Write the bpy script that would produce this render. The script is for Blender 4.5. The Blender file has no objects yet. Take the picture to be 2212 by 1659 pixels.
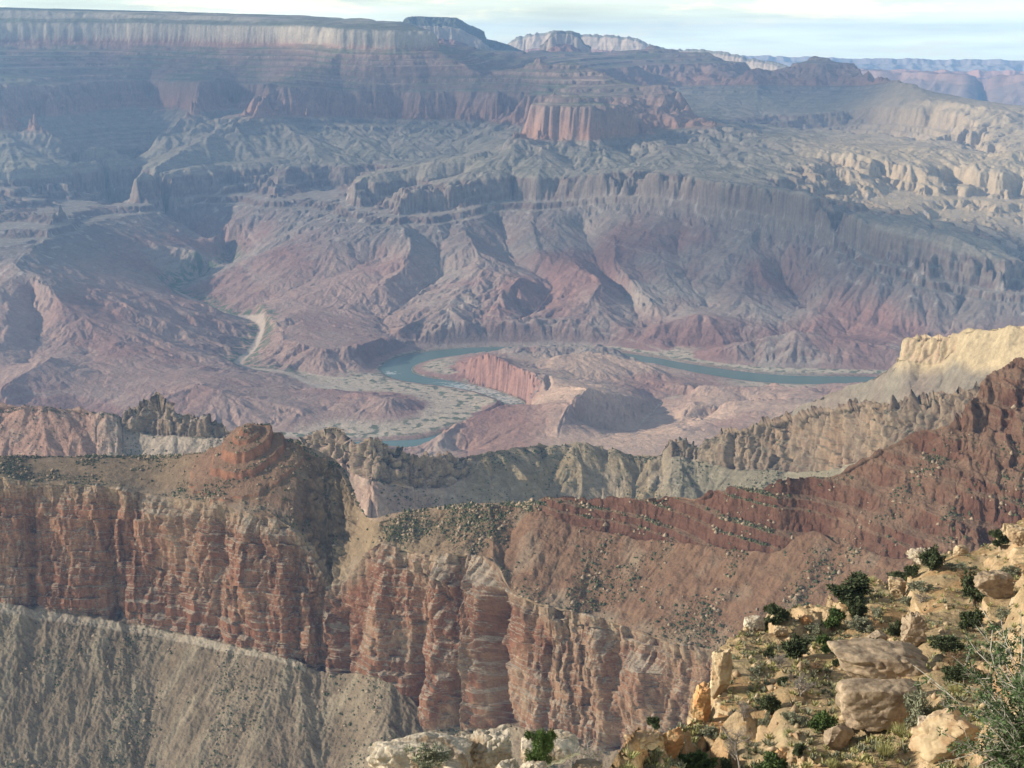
import bpy, math, random
import numpy as np
R_ = math.radians
f32 = np.float32
Q = 1.0                                    # tessellation scale
# ---------------------------------------------------------------- camera, sky, sun, exposure
FOC, CX, CY, PITCH = 3158.0, 1106.0, 829.5, R_(13.15)   # focal length in units of 1/2212 picture width
C = bpy.context.scene.collection
scene = bpy.context.scene
cam = bpy.data.cameras.new('camera'); camo = bpy.data.objects.new('camera', cam); C.objects.link(camo)
cam.sensor_width = 36.0; cam.lens = 36.0 * FOC / 2212.0
cam.clip_start = 0.5; cam.clip_end = 400000.0
camo.location = (0, 0, 0); camo.rotation_euler = (R_(90) - PITCH, 0, 0)
scene.camera = camo
SUN_AZ, SUN_EL = -93.0, 21.0               # degrees from the view direction (negative = left), elevation
sd = np.array([math.sin(R_(SUN_AZ)) * math.cos(R_(SUN_EL)), math.cos(R_(SUN_AZ)) * math.cos(R_(SUN_EL)), math.sin(R_(SUN_EL))])
sun = bpy.data.lights.new('sun', 'SUN'); suno = bpy.data.objects.new('sun', sun); C.objects.link(suno)
sun.energy = 5.0; sun.angle = R_(0.9); sun.color = (1.0, 0.87, 0.69)
from mathutils import Vector
suno.rotation_euler = Vector(-sd).to_track_quat('-Z', 'Y').to_euler()
world = bpy.data.worlds.new("World"); scene.world = world; world.use_nodes = True
def build_world():
    nt = world.node_tree; N = nt.nodes; L = nt.links; N.clear()
    out = N.new('ShaderNodeOutputWorld'); bg = N.new('ShaderNodeBackground'); bg.inputs[1].default_value = 0.08
    sky = N.new('ShaderNodeTexSky'); sky.sky_type = 'NISHITA'; sky.sun_disc = False
    sky.sun_elevation = R_(SUN_EL); sky.sun_rotation = R_(SUN_AZ); sky.altitude = 2200; sky.air_density = 1.0; sky.dust_density = 1.6; sky.ozone_density = 1.0
    tc = N.new('ShaderNodeTexCoord')
    def noise(scale, sx, sz, detail, rough, lo, hi):
        mp = N.new('ShaderNodeMapping'); mp.inputs['Scale'].default_value = (sx, sx, sz)
        L.new(tc.outputs['Generated'], mp.inputs[0])
        n = N.new('ShaderNodeTexNoise'); n.inputs['Scale'].default_value = scale; n.inputs['Detail'].default_value = detail; n.inputs['Roughness'].default_value = rough
        L.new(mp.outputs[0], n.inputs['Vector'])
        r = N.new('ShaderNodeMapRange'); r.inputs[1].default_value = lo; r.inputs[2].default_value = hi; r.interpolation_type = 'SMOOTHSTEP'
        L.new(n.outputs[0], r.inputs[0]); return r
    a = noise(4.2, 1, 12, 7, .55, .34, .62)      # broad cloud sheets, drawn out along the horizon
    b = noise(8.0, 1, 7, 8, .6, .48, .62)       # cumulus puffs
    m1 = N.new('ShaderNodeMix'); m1.data_type = 'RGBA'; a.inputs[3].default_value = .5; a.interpolation_type = 'LINEAR'; L.new(a.outputs[0], m1.inputs[0])
    L.new(sky.outputs[0], m1.inputs[6])
    sx = N.new('ShaderNodeSeparateXYZ'); L.new(tc.outputs['Generated'], sx.inputs[0]); el = N.new('ShaderNodeMapRange'); el.inputs[1].default_value = .02; el.inputs[2].default_value = .16; el.interpolation_type = 'SMOOTHSTEP'; L.new(sx.outputs[2], el.inputs[0])
    hz = N.new('ShaderNodeMix'); hz.data_type = 'RGBA'; L.new(el.outputs[0], hz.inputs[0]); lo = N.new('ShaderNodeMapRange'); lo.inputs[1].default_value = .002; lo.inputs[2].default_value = .028; L.new(sx.outputs[2], lo.inputs[0])
    hz0 = N.new('ShaderNodeMix'); hz0.data_type = 'RGBA'; L.new(lo.outputs[0], hz0.inputs[0]); hz0.inputs[6].default_value = (25.0, 26.5, 19.5, 1); hz0.inputs[7].default_value = (13.0, 14.0, 11.2, 1); L.new(hz0.outputs[2], hz.inputs[6])
    hz.inputs[6].default_value = (14.0, 16.0, 12.5, 1); hz.inputs[7].default_value = (3.0, 3.5, 3.9, 1); L.new(hz.outputs[2], m1.inputs[7])
    hz2 = N.new('ShaderNodeMix'); hz2.data_type = 'RGBA'; L.new(el.outputs[0], hz2.inputs[0]); hz2.inputs[6].default_value = (20.5, 18.8, 12.4, 1); hz2.inputs[7].default_value = (5.0, 4.9, 4.3, 1)
    m2 = N.new('ShaderNodeMix'); m2.data_type = 'RGBA'
    k = N.new('ShaderNodeMath'); k.operation = 'MULTIPLY'; k.inputs[1].default_value = .85; L.new(b.outputs[0], k.inputs[0])
    L.new(k.outputs[0], m2.inputs[0]); L.new(m1.outputs[2], m2.inputs[6]); L.new(hz2.outputs[2], m2.inputs[7])
    L.new(m2.outputs[2], bg.inputs[0]); L.new(bg.outputs[0], out.inputs[0])
build_world()
vs = scene.view_settings; vs.view_transform = 'Standard'; vs.look = 'None'; vs.exposure = 0.42; vs.gamma = 1.0
scene.cycles.max_bounces = 4; scene.cycles.diffuse_bounces = 2; scene.cycles.volume_bounces = 0; scene.cycles.transparent_max_bounces = 8
scene.cycles.use_denoising = True

# ---------------------------------------------------------------- noise
rng = np.random.default_rng(7)
PERM = rng.permutation(256).astype(np.int32); PERM = np.concatenate([PERM, PERM])
_a = np.linspace(0, 2 * np.pi, 32, endpoint=False); G2 = np.stack([np.cos(_a), np.sin(_a)], 1).astype(f32)
_g = rng.normal(size=(64, 3)); G3 = (_g / np.linalg.norm(_g, axis=1, keepdims=True)).astype(f32)
def _flat(fn):
    def w(*a, **k):
        a = np.broadcast_arrays(*[np.asarray(v, f32) for v in a]); sh = a[0].shape
        a = [v.ravel() for v in a]; n = a[0].size; o = np.empty(n, f32); st = 400000
        for i in range(0, n, st): o[i:i + st] = fn(*[v[i:i + st] for v in a], **k)
        return o.reshape(sh)
    return w
@_flat
def p2(x, y, s=0):
    xi = np.floor(x); yi = np.floor(y); fx = x - xi; fy = y - yi
    X = (xi.astype(np.int32) + s * 37) & 255; Y = (yi.astype(np.int32) + s * 91) & 255
    u = fx * fx * fx * (fx * (fx * 6 - 15) + 10); v = fy * fy * fy * (fy * (fy * 6 - 15) + 10)
    def g(dx, dy):
        h = G2[PERM[PERM[(X + dx) & 255] + ((Y + dy) & 255)] & 31]
        return h[:, 0] * (fx - dx) + h[:, 1] * (fy - dy)
    a = g(0, 0); b = g(1, 0); c = g(0, 1); d = g(1, 1)
    a = a + u * (b - a); c = c + u * (d - c)
    return (a + v * (c - a)) * 1.5
@_flat
def p3(x, y, z, s=0):
    xi = np.floor(x); yi = np.floor(y); zi = np.floor(z); fx = x - xi; fy = y - yi; fz = z - zi
    X = (xi.astype(np.int32) + s * 37) & 255; Y = (yi.astype(np.int32) + s * 91) & 255; Z = zi.astype(np.int32) & 255
    w = lambda t: t * t * t * (t * (t * 6 - 15) + 10)
    u, v, q = w(fx), w(fy), w(fz)
    def g(dx, dy, dz):
        h = G3[PERM[PERM[PERM[(X + dx) & 255] + ((Y + dy) & 255)] + ((Z + dz) & 255)] & 63]
        return h[:, 0] * (fx - dx) + h[:, 1] * (fy - dy) + h[:, 2] * (fz - dz)
    def pl(dz):
        a = g(0, 0, dz); a = a + u * (g(1, 0, dz) - a); c = g(0, 1, dz); c = c + u * (g(1, 1, dz) - c)
        return a + v * (c - a)
    a = pl(0); return (a + q * (pl(1) - a)) * 1.6
def fbm2(x, y, o=4, s=0, g=.5):
    r = 0; a = 1; t = 0
    for i in range(o): r = r + a * p2(x * 2 ** i, y * 2 ** i, s=s + i); t += a; a *= g
    return r / t
def fbm3(x, y, z, o=4, s=0, g=.5):
    r = 0; a = 1; t = 0
    for i in range(o): r = r + a * p3(x * 2 ** i, y * 2 ** i, z * 2 ** i, s=s + i); t += a; a *= g
    return r / t
def sst(a, b, x): t = np.clip((x - a) / (b - a), 0, 1); return t * t * (3 - 2 * t)
def lerp(a, b, t): return a + (b - a) * t
def mixc(c, d, t):
    return c + (np.asarray(d, f32) - c) * np.asarray(t, f32)[..., None]
def hash2(i, j, k):
    h = (i.astype(np.uint32) * np.uint32(374761393) + j.astype(np.uint32) * np.uint32(668265263) + np.uint32(k * 1013904223 & 0xffffffff))
    h = (h ^ (h >> np.uint32(13))) * np.uint32(1274126177); h = h ^ (h >> np.uint32(16))
    return (h & np.uint32(0xffff)).astype(f32) / 65535.0
def gully(x, y, gx, gy, spacing, octs=3, gain=.5, slope_ref=.35, seed=1):
    """ridges and gullies that run down the slope (gx, gy); returns offset in units of spacing, about -1..1 times slope fade"""
    tot = np.zeros_like(x); amp = 1.0
    gx = gx.copy(); gy = gy.copy()
    for o in range(octs):
        sl = np.sqrt(gx * gx + gy * gy) + 1e-6; fade = np.clip(sl / slope_ref, 0, 1)
        dx, dy = -gy / sl, gx / sl                     # across the slope
        X = x / spacing; Y = y / spacing; ix = np.floor(X); iy = np.floor(Y)
        S = np.zeros_like(x); D = np.zeros_like(x); W = np.zeros_like(x)
        for a in (-1, 0, 1):
            for b in (-1, 0, 1):
                cx = ix + a; cy = iy + b; ci = cx.astype(np.int64) & 0xffff; cj = cy.astype(np.int64) & 0xffff
                px = X - cx - hash2(ci, cj, seed + o * 7); py = Y - cy - hash2(ci, cj, seed + o * 7 + 3)
                w = np.exp(-(px * px + py * py) * 2.2); ph = (px * dx + py * dy) * 2 * np.pi
                ch = np.cos(ph * .5); S += w * (2.4 * np.abs(ch) - 1.5); D += w * -np.sign(ch) * np.sin(ph * .5); W += w
        S /= W; D /= W
        tot += amp * fade * S
        k = amp * fade * D * np.pi * .22
        gx = gx + k * dx; gy = gy + k * dy
        amp *= gain; spacing = spacing * .5
    return tot

def blocks(u, z, w, h, seed):
    """jointed blocks: a level per block, -1..1"""
    j = np.floor(z / h); o = hash2(j.astype(np.int64) & 0xffff, (j * 0).astype(np.int64), seed); i = np.floor(u / w + o * 3)
    return hash2(i.astype(np.int64) & 0xffff, j.astype(np.int64) & 0xffff, seed + 5) * 2 - 1
def step_table(zlo, zhi, mean, cliff, seed, frac=.6):
    """stepped ledges: input height -> output height"""
    g = np.random.default_rng(seed); z = zlo; ti = [zlo]; to = [zlo]
    while z < zhi:
        h = mean * g.uniform(.5, 1.6); ti += [z + h * frac, z + h]; to += [z + h * (1 - cliff), z + h]; z += h
    return np.array(ti), np.array(to)


# ---------------------------------------------------------------- picture ray <-> place
cp, sp = math.cos(PITCH), math.sin(PITCH)
def ray(x, y):
    u = (np.asarray(x, float) - CX) / FOC; v = (CY - np.asarray(y, float)) / FOC
    d = np.stack([u + 0 * v, cp + v * sp + 0 * u, -sp + v * cp + 0 * u], -1)
    h = np.hypot(d[..., 0], d[..., 1]); return d / h[..., None]      # unit horizontal length
def P3(x, y, r):
    """r > 0: horizontal distance; r < 0: elevation"""
    d = ray(x, y); r = np.asarray(r, float)
    k = np.where(r > 0, r, r / np.where(np.abs(d[..., 2]) < 1e-6, -1e-6, d[..., 2])); return d * k[..., None]
def P4(x, r, z):
    u = (x - CX) / FOC; t = -z / r; ph = math.atan(u * cp); Rr = math.sqrt(1 + (u * cp) ** 2)
    th = ph + math.asin(u * t * sp / Rr); return np.array([r * math.sin(th), r * math.cos(th), z])
def pts3(line):
    return np.array([P3(*p) if len(p) == 3 else P4(p[0], p[2], p[3]) for p in line])

# ---------------------------------------------------------------- mesh + material helpers
def grid_mesh(name, P, col, mat, kind='structure', flip=False):
    Rr, Cc = P.shape[:2]; me = bpy.data.meshes.new(name); nv = Rr * Cc
    me.vertices.add(nv); me.vertices.foreach_set('co', np.ascontiguousarray(P.reshape(-1, 3), f32).ravel())
    i = np.arange(nv, dtype=np.int32).reshape(Rr, Cc)
    a, b, c, d = i[:-1, :-1], i[:-1, 1:], i[1:, 1:], i[1:, :-1]
    q = np.stack([a, b, c, d] if not flip else [a, d, c, b], -1).reshape(-1)
    nf = q.size // 4
    me.loops.add(q.size); me.loops.foreach_set('vertex_index', q)
    me.polygons.add(nf); me.polygons.foreach_set('loop_start', np.arange(0, q.size, 4, dtype=np.int32))
    me.polygons.foreach_set('use_smooth', np.ones(nf, bool))
    if col is not None:
        at = me.color_attributes.new('Col', 'FLOAT_COLOR', 'POINT')
        cc = np.ones((nv, 4), f32); cc[:, :3] = np.clip(col.reshape(-1, 3), .005, .95); at.data.foreach_set('color', cc.ravel())
    me.update(calc_edges=True); me.materials.append(mat)
    o = bpy.data.objects.new(name, me); C.objects.link(o)
    if kind: o['kind'] = kind
    return o
def raw_mesh(name, V, F, mat, smooth=False, parent=None, mats=None, midx=None):
    me = bpy.data.meshes.new(name); V = np.asarray(V, f32); F = np.asarray(F, np.int32); k = F.shape[1]
    me.vertices.add(len(V)); me.vertices.foreach_set('co', V.ravel())
    me.loops.add(F.size); me.loops.foreach_set('vertex_index', F.ravel())
    me.polygons.add(len(F)); me.polygons.foreach_set('loop_start', np.arange(0, F.size, k, dtype=np.int32))
    if smooth: me.polygons.foreach_set('use_smooth', np.ones(len(F), bool))
    me.update(calc_edges=True); me.materials.append(mat)
    o = bpy.data.objects.new(name, me); C.objects.link(o); o.parent = parent
    return o
def ground_mat(name, scales=((.02, .25), (.15, .25)), bump=((.08, 1.0),), rough=.95, attr='Col'):
    """vertex mineral colour varied by two noises, with bump at the sizes given (1/metres, metres)"""
    m = bpy.data.materials.new(name); m.use_nodes = True; nt = m.node_tree; N = nt.nodes; L = nt.links
    b = N['Principled BSDF']; b.inputs['Roughness'].default_value = rough; b.inputs['Specular IOR Level'].default_value = .15
    a = N.new('ShaderNodeAttribute'); a.attribute_name = attr; geo = N.new('ShaderNodeNewGeometry')
    c = a.outputs['Color']
    for s, k in scales:
        n = N.new('ShaderNodeTexNoise'); n.inputs['Scale'].default_value = s; n.inputs['Detail'].default_value = 5; n.inputs['Roughness'].default_value = .62
        L.new(geo.outputs['Position'], n.inputs['Vector'])
        r = N.new('ShaderNodeMapRange'); r.inputs[1].default_value = .25; r.inputs[2].default_value = .75; r.inputs[3].default_value = 1 - k; r.inputs[4].default_value = 1 + k
        L.new(n.outputs[0], r.inputs[0])
        mx = N.new('ShaderNodeVectorMath'); mx.operation = 'SCALE'; L.new(c, mx.inputs[0]); L.new(r.outputs[0], mx.inputs['Scale']); c = mx.outputs[0]
    L.new(c, b.inputs['Base Color'])
    prev = None
    for s, dist in bump:
        n = N.new('ShaderNodeTexNoise'); n.inputs['Scale'].default_value = s; n.inputs['Detail'].default_value = 6; n.inputs['Roughness'].default_value = .65
        L.new(geo.outputs['Position'], n.inputs['Vector'])
        bp = N.new('ShaderNodeBump'); bp.inputs['Distance'].default_value = dist; bp.inputs['Strength'].default_value = 1.0
        L.new(n.outputs[0], bp.inputs['Height'])
        if prev: L.new(prev.outputs[0], bp.inputs['Normal'])
        prev = bp
    if prev: L.new(prev.outputs[0], b.inputs['Normal'])
    return m
def smooth1(a, n):
    if n < 2: return a
    k = np.hanning(n + 2)[1:-1]; k /= k.sum(); return np.convolve(np.pad(a, n, mode='edge'), k, 'same')[n:-n]
def blur(z, it=1):
    for _ in range(it):
        p = np.pad(z, 1, mode='edge'); z = (p[:-2, 1:-1] + p[2:, 1:-1] + p[1:-1, :-2] + p[1:-1, 2:]) * .125 + z * .5
    return z

# ---------------------------------------------------------------- canyon heightfield (3.2 km to 18.5 km)
exec_lines = """
#CREEK
825,838,-1412 733,840,-1405 673,830,-1400 619,806,-1395 536,796,-1390 515,785,-1388 549,752,-1382 566,706,-1370 536,688,-1365 489,680,-1358 430,655,-1345 370,622,-1330 430,602,-1320 480,586,-1312 500,564,-1300 490,550,-1290 450,535,-1270 380,515,-1240 300,490,-1210 220,468,-1180 167,459,-1150 200,425,-1105 221,416,-1095 300,375,11000 360,335,11400 321,305,11800
#FARBANK
2300,805,-1412 2100,803,-1412 1900,800,-1412 1780,797,-1412 1640,793,-1412 1560,785,-1412 1500,775,-1412 1420,762,-1412 1340,750,-1412 1250,745,-1412 1150,745,-1412 1050,747,-1412 960,750,-1412 900,755,-1412 850,765,-1412 825,780,-1412 810,795,-1412 825,815,-1412
#LEFT HILLS
-80,455,8900 0,462,8800 60,452,8700 130,448,8650 160,475,8750 234,502,8800 350,530,8750 440,546,8560 470,556,8600
60,520,8050 134,552,7950 200,578,7880 268,599,7800 318,622,7650 390,645,7500 452,659,7420 489,684,7300
130,450,8640 90,520,8000 30,569,7400 110,622,7000 142,689,6750 160,740,6500
-80,540,7800 0,600,7280 20,680,6780 0,760,6320
70,640,7150 85,720,6700 60,790,6200
180,770,6350 234,748,6430 268,739,6450 368,763,6350 485,783,6270 569,813,6080 626,836,5900 736,845,5800
268,650,7000 300,690,6800 330,720,6650 345,757,6400
361,856,5650 428,830,5720 502,850,5650 569,870,5560 650,890,5480
-80,930,-1400 100,925,-1400 300,930,-1405 480,935,-1408 600,935,-1410 760,935,-1412
0,840,5750 60,800,5950 110,770,6100
#DELTA
705,888,-1398 770,848,5700 845,862,5600 915,886,-1404
640,850,-1400 700,850,-1402 800,842,-1408 900,845,-1410
940,850,-1408 1000,870,-1409 1040,885,-1411
840,930,-1410 940,915,-1409 1000,900,-1410
820,937,-1412 780,940,-1412 690,935,-1411
#FIN
985,787,-1408 1003,780,6200 1025,767,6150 1063,765,6015 1097,790,5920 1150,803,5790 1180,828,5660 1184,833,5600
990,802,-1413 1016,822,-1414 1070,842,-1414 1103,856,-1414 1130,871,-1413
#CENTRE HILLS
1050,763,6480 1097,751,6500 1157,749,6450 1237,746,6500 1290,755,6450 1371,780,6350 1435,806,6150
1160,800,6050 1200,775,6150 1244,759,6250 1304,763,6250 1371,780,6200 1435,806,6080
1110,775,6300 1180,775,6320 1260,778,-1362 1330,790,-1380
1240,810,5950 1320,820,5950 1400,830,5950
1184,833,5600 1230,836,5480 1271,838,5300 1250,858,5170 1235,872,5080 1215,905,4950 1205,930,4860
1430,868,-1412 1400,895,-1413 1371,928,-1412 1310,940,-1405 1230,946,-1390
1271,838,5300 1330,850,5450 1400,862,5640
1235,872,5080 1150,874,5200 1110,876,5200 1060,882,5150 1036,888,5110 1010,905,5030 983,927,4920 950,950,4830 925,968,4770
1100,0,5310,-1410 1040,0,5240,-1412 990,0,5140,-1412 940,0,5020,-1413
1000,975,4780 1080,955,4800 1180,942,4850 1290,950,4800 1380,945,4850 1480,930,4950
1450,830,5900 1560,835,5800 1680,830,5850 1790,848,5700
1480,880,5450 1600,865,5450 1720,860,5500
1450,855,-1400 1600,848,-1402 1760,850,-1402
1500,905,-1385 1650,885,-1385
1700,900,5200 1900,860,5400
#FAR BANK HILLS
1510,774,-1408 1600,745,6650 1720,712,6750 1800,727,6750 1900,748,6700 1960,772,6600
1450,747,6830 1560,746,6820 1690,734,6930 1860,722,7000 2000,722,6990 2150,700,7050 2300,680,7100
1420,705,6950 1503,682,7000 1600,695,7000 1684,722,6970
870,722,6880 950,705,6950 1050,695,7000 1150,690,7020 1250,700,7000 1350,712,6950
459,612,8150 516,634,7800 556,649,7600 586,693,7050 603,716,6800 616,735,6600 656,746,6500 706,752,6450 760,748,6500 830,733,6700
640,800,-1402 700,815,-1406 790,815,-1410
868,452,8600 840,490,8300 760,520,8150 640,542,8150 540,562,8300 505,575,8400
868,452,8600 885,530,8000 870,590,7700 780,630,7500 690,660,7350 620,690,7000
835,555,8050 740,590,7850 600,625,7700 540,652,7600
1000,470,8500 1020,530,8050 1040,580,7750 1130,602,7550 1103,626,7420 1013,656,7250 922,682,7080 876,709,6920
940,520,8200 950,600,7800 880,650,7500 820,690,7150 845,722,6900
1150,470,8500 1167,552,7950 1237,562,7850 1304,612,7450 1257,669,7180 1204,696,7020
1080,480,8600 1100,560,8050 1200,620,7600 1160,670,7300 1120,702,7050
1330,480,8400 1324,575,7750 1405,649,7300 1438,706,7020
1260,490,8500 1290,580,7900 1360,650,7450 1390,707,7060
1565,518,8020 1580,580,7700 1620,640,7400 1700,700,7080
1460,520,8150 1480,600,7700 1530,665,7300
1800,545,7680 1790,600,7500 1800,660,7250 1830,705,7080
1690,545,7830 1690,600,7750 1740,670,7350
2000,575,7400 1990,620,7300 1980,690,7050
1890,565,7500 1890,630,7280 1900,700,7100
2145,578,7350 2180,610,7250 2250,640,7200
2080,590,7350 2080,640,7300 2060,705,7020
#SANDSTONE BAND
880,414,8660 969,402,8720 1013,390,8800 1107,382,8880 1237,384,8750 1405,376,8500 1472,382,8400 1611,398,8150 1738,418,7950 1768,432,7900 1805,469,7750 1972,492,7620 2106,526,7500 2143,549,7430
866,449,8620 943,449,8640 1023,420,8740 1120,430,8800 1237,440,8660 1371,456,8450 1472,472,8300 1637,502,8000 1755,522,7830 1905,539,7600 2039,551,7480 2145,562,7400
779,388,9150 902,358,9300 986,348,9300 1036,331,9400 1100,300,9550 1140,281,9650
765,415,9100 896,412,9150 1000,382,9220
1013,388,8800 1107,366,9000 1150,335,9250 1200,305,9550 1220,297,9650
1060,362,9450 1120,335,9650
1371,297,9800 1420,330,9400 1450,355,9000
1300,312,9600 1310,345,9200
1360,335,9500 1380,360,9050
1250,338,9350 1240,365,8980
320,375,10000 400,357,10450 500,348,10650 600,340,10700
#BUTTE
1147,228,9850 1180,232,9720 1220,236,9680 1250,240,9650 1300,243,9700 1371,250,9850
1142,278,9830 1167,288,9690 1220,296,9640 1240,313,9570 1300,312,9600 1371,297,9800 1420,290,9950
1190,203,9900 1230,201,9880 1265,208,9900 1300,228,9950
1147,228,9850 1160,0,10150,-420 1250,0,10300,-430
1105,0,10100,-680 1120,0,10500,-650 1250,0,10700,-600
700,420,10000 780,385,10100 900,362,10150 1000,338,10600 1060,300,10950 1100,272,11200 1135,262,11250
795,348,10500 936,338,10700 1010,328,10850
#TEMPLE RIDGE
1016,181,12500 1086,151,12400 1130,144,12300 1164,120,12200 1190,140,12200 1234,130,12200 1271,144,12100 1338,177,11700 1381,187,11400
735,212,12100 850,205,12150 950,205,12100 1050,205,11900 1130,208,11800
735,258,11950 850,250,12000 950,250,11950 1050,250,11750 1120,254,11650
1388,183,11300 1451,183,11300
1388,215,11200 1451,215,11200
1455,200,11250 1470,246,10800 1537,264,10300 1587,285,10000 1671,297,9800 1714,320,9500
#LIT CLIFFS
1714,321,9480 1765,325,9450 1855,338,9350 1925,353,9250 1940,357,9280
1714,336,9440 1855,358,9310 1922,377,9200
1922,377,9200 1935,415,8950 1920,440,8750
1690,430,8600 1805,441,8450 1905,446,8500 1972,462,8350 1990,495,8100
2056,352,9400 2106,360,9300 2113,370,9250 2210,378,9200 2300,385,9100
2056,370,9380 2113,392,9210 2210,400,9150 2300,405,9080
1960,440,8700 2000,400,9100 2030,385,9300
2113,395,9200 2060,440,8900 2000,480,8500
2212,470,8700 2200,560,8000 2190,590,7700
1780,312,9800 1900,322,9800 2000,318,9900 2100,330,9800 2212,330,9700
1690,302,12000 1800,303,12700 1950,310,12300 2100,330,11300 2170,346,10600 2300,360,10000
1955,177,13200 2006,197,13000 1972,220,12700 2039,220,12500 2123,231,12200 2135,240,12100
1972,231,12650 2039,234,12430 2123,243,12130
2150,262,11900 2100,280,11800 2050,290,11500 1990,300,11300
2140,228,12800 2210,231,12500 2300,240,12300
2212,300,11300 2212,255,12000
#TEMPLE RIGHT
1680,152,15500 1738,134,15500 1761,117,15500 1775,127,15500 1791,127,15400 1811,136,15400 1835,134,15300 1855,151,15000 1872,164,14500 1902,161,13800 1955,177,13200
1700,230,13700 1800,238,13400 1900,250,13000
1600,155,15500 1625,152,14800 1634,187,14300 1640,234,13700 1657,278,12800 1684,298,12200
1398,100,17000 1408,91,17000 1418,100,17000 1472,109,16800 1527,112,16500 1560,135,16200 1600,155,15500 1650,158,15500 1680,152,15500
1400,170,15500 1470,180,15200 1540,190,14800
1460,235,13500 1550,255,13000 1640,285,12400
946,116,15500 1050,110,16500 1150,110,17000 1300,112,17000 1398,102,17000
1150,0,12900,-450 1300,0,12800,-520 1420,0,13000,-560
1000,0,18400,-300 1400,0,18400,-400 1700,0,18400,-700 2300,0,18400,-800
2000,0,15000,-750 2300,0,15000,-800
#NORTH RIM
-80,18,14600 0,20,14500 200,27,14300 400,33,14000 600,42,13600 720,45,13300 850,50,13000 905,60,12950
-80,14,17500 0,16,17500 400,26,17000 680,36,16000 870,45,14500
-80,15,18500 400,26,18500 600,32,18500
-80,60,14350 0,60,14300 200,62,14100 400,64,13800 600,68,13350 680,70,13000 735,70,12750 850,72,12650 936,70,12700 946,74,12900
-80,98,14300 0,99,14250 200,101,14050 400,102,13750 600,104,13300 650,106,12900 735,108,12700 850,108,12600 940,106,12700 950,104,12900
946,106,12750 990,130,12500 1036,158,12200
735,110,12650 680,150,12450 610,185,12100 575,200,11800 545,250,11300 470,290,11000 420,318,10700 350,350,10300 296,385,9700
735,110,12650 735,160,12450 738,205,12150
50,234,11600 134,236,11650 167,231,12000 231,218,12700 295,216,12850 325,212,13050 365,226,12600 400,229,12400 420,234,11900 440,235,11900 470,225,12500 502,214,12750 545,222,12500
-80,182,11900 50,178,11800 154,168,12900 295,167,13050 330,165,13200 365,170,12800 435,176,12200 500,168,12900 552,167,12900 610,180,12300
435,178,12180 420,234,11800 380,265,11300 335,295,11000
505,240,12200 460,265,12000 400,290,11700 330,305,11700
315,235,12500 318,260,12300 321,303,11800
-80,250,11000 50,250,11000 100,278,10700 170,305,10600 250,320,10700
-80,370,10000 27,366,10000 130,355,10200 228,343,10500
-80,392,9950 27,388,9950 90,388,9980 200,365,10400
296,385,9700 330,378,9850 400,365,10100 500,355,10300 580,350,10350 610,345,10400
290,398,9650 310,405,9650 400,385,9980 500,372,10200 590,365,10300
300,403,9620 330,440,9550 380,480,9450 430,505,9350
296,403,9640 290,430,9600 230,452,10000
600,380,10100 586,425,9500 640,445,9300 740,440,9300
586,425,9500 520,470,9350 450,518,9150
#FRONT HIDDEN
-80,0,3300,-1250 600,0,3300,-1250 1200,0,3600,-1250 2300,0,3300,-1150
"""
HL = []
for ln in exec_lines.strip().split('\n'):
    if ln.startswith('#'): continue
    HL.append([tuple(float(v) for v in p.split(',')) for p in ln.split()])
# strata: (thickness, cliffness) from +214 down to -960; T maps the smooth field to stepped ground
LAY = [(64, 1), (50, 0), (145, 1), (65, 0)]
for i in range(6): LAY += [(22, 1), (27, 0)]
LAY += [(-1, 1)]
LAY = [l for l in LAY if l[0] > 0]
LAY += [(205, 1), (20, 0), (16, 1), (26, 0), (14, 1), (175, 0), (90, 1)]
zt = [214.0]; wt = [0.0]
for th, c in LAY: zt.append(zt[-1] - th); wt.append(wt[-1] + th * (.3 if c else 1.75))
zt = np.array(zt); wt = np.array(wt); et = 214.0 - wt / wt[-1] * (214.0 - zt[-1])
TO = np.concatenate([[-3000], zt[::-1], [2000]]); TI = np.concatenate([[-3000], et[::-1], [2000]])
def Tf(e): return np.interp(e, TI, TO)
def Ti(z): return np.interp(z, TO, TI)
OC = [(880, 414, 8660, 0), (1107, 382, 8880, 65), (1405, 376, 8500, 130), (1611, 398, 8150, 95), (1738, 418, 7950, 65), (1972, 492, 7620, -80), (2106, 526, 7500, -150), (2143, 549, 7430, -200),
      (1230, 220, 9750, -10), (300, 385, 9700, -10), (27, 365, 10000, 0), (0, 180, 12000, 88), (250, 180, 12800, 88), (450, 180, 12300, 88), (560, 120, 13200, 40), (850, 100, 12700, 0), (1164, 150, 11200, 0), (1640, 230, 13700, 230), (1761, 150, 15500, 200),
      (1972, 225, 12700, 330), (1855, 340, 9350, 160), (2106, 360, 9300, 110), (2210, 378, 9200, 90)]
_op = np.array([P3(a, b, c) for a, b, c, d in OC])[:, :2]; _ov = np.array([d for *_, d in OC], float)
def Off(x, y):
    n = np.zeros(np.shape(x)); w = np.zeros(np.shape(x))
    for (px, py), v in zip(_op, _ov):
        k = 1.0 / (((x - px) ** 2 + (y - py) ** 2) + 250.0 ** 2) ** 1.5; n += k * v; w += k
    return n / w
TH0, TH1, RA, RB = R_(-21.5), R_(21.5), 3200.0, 18500.0
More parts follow.
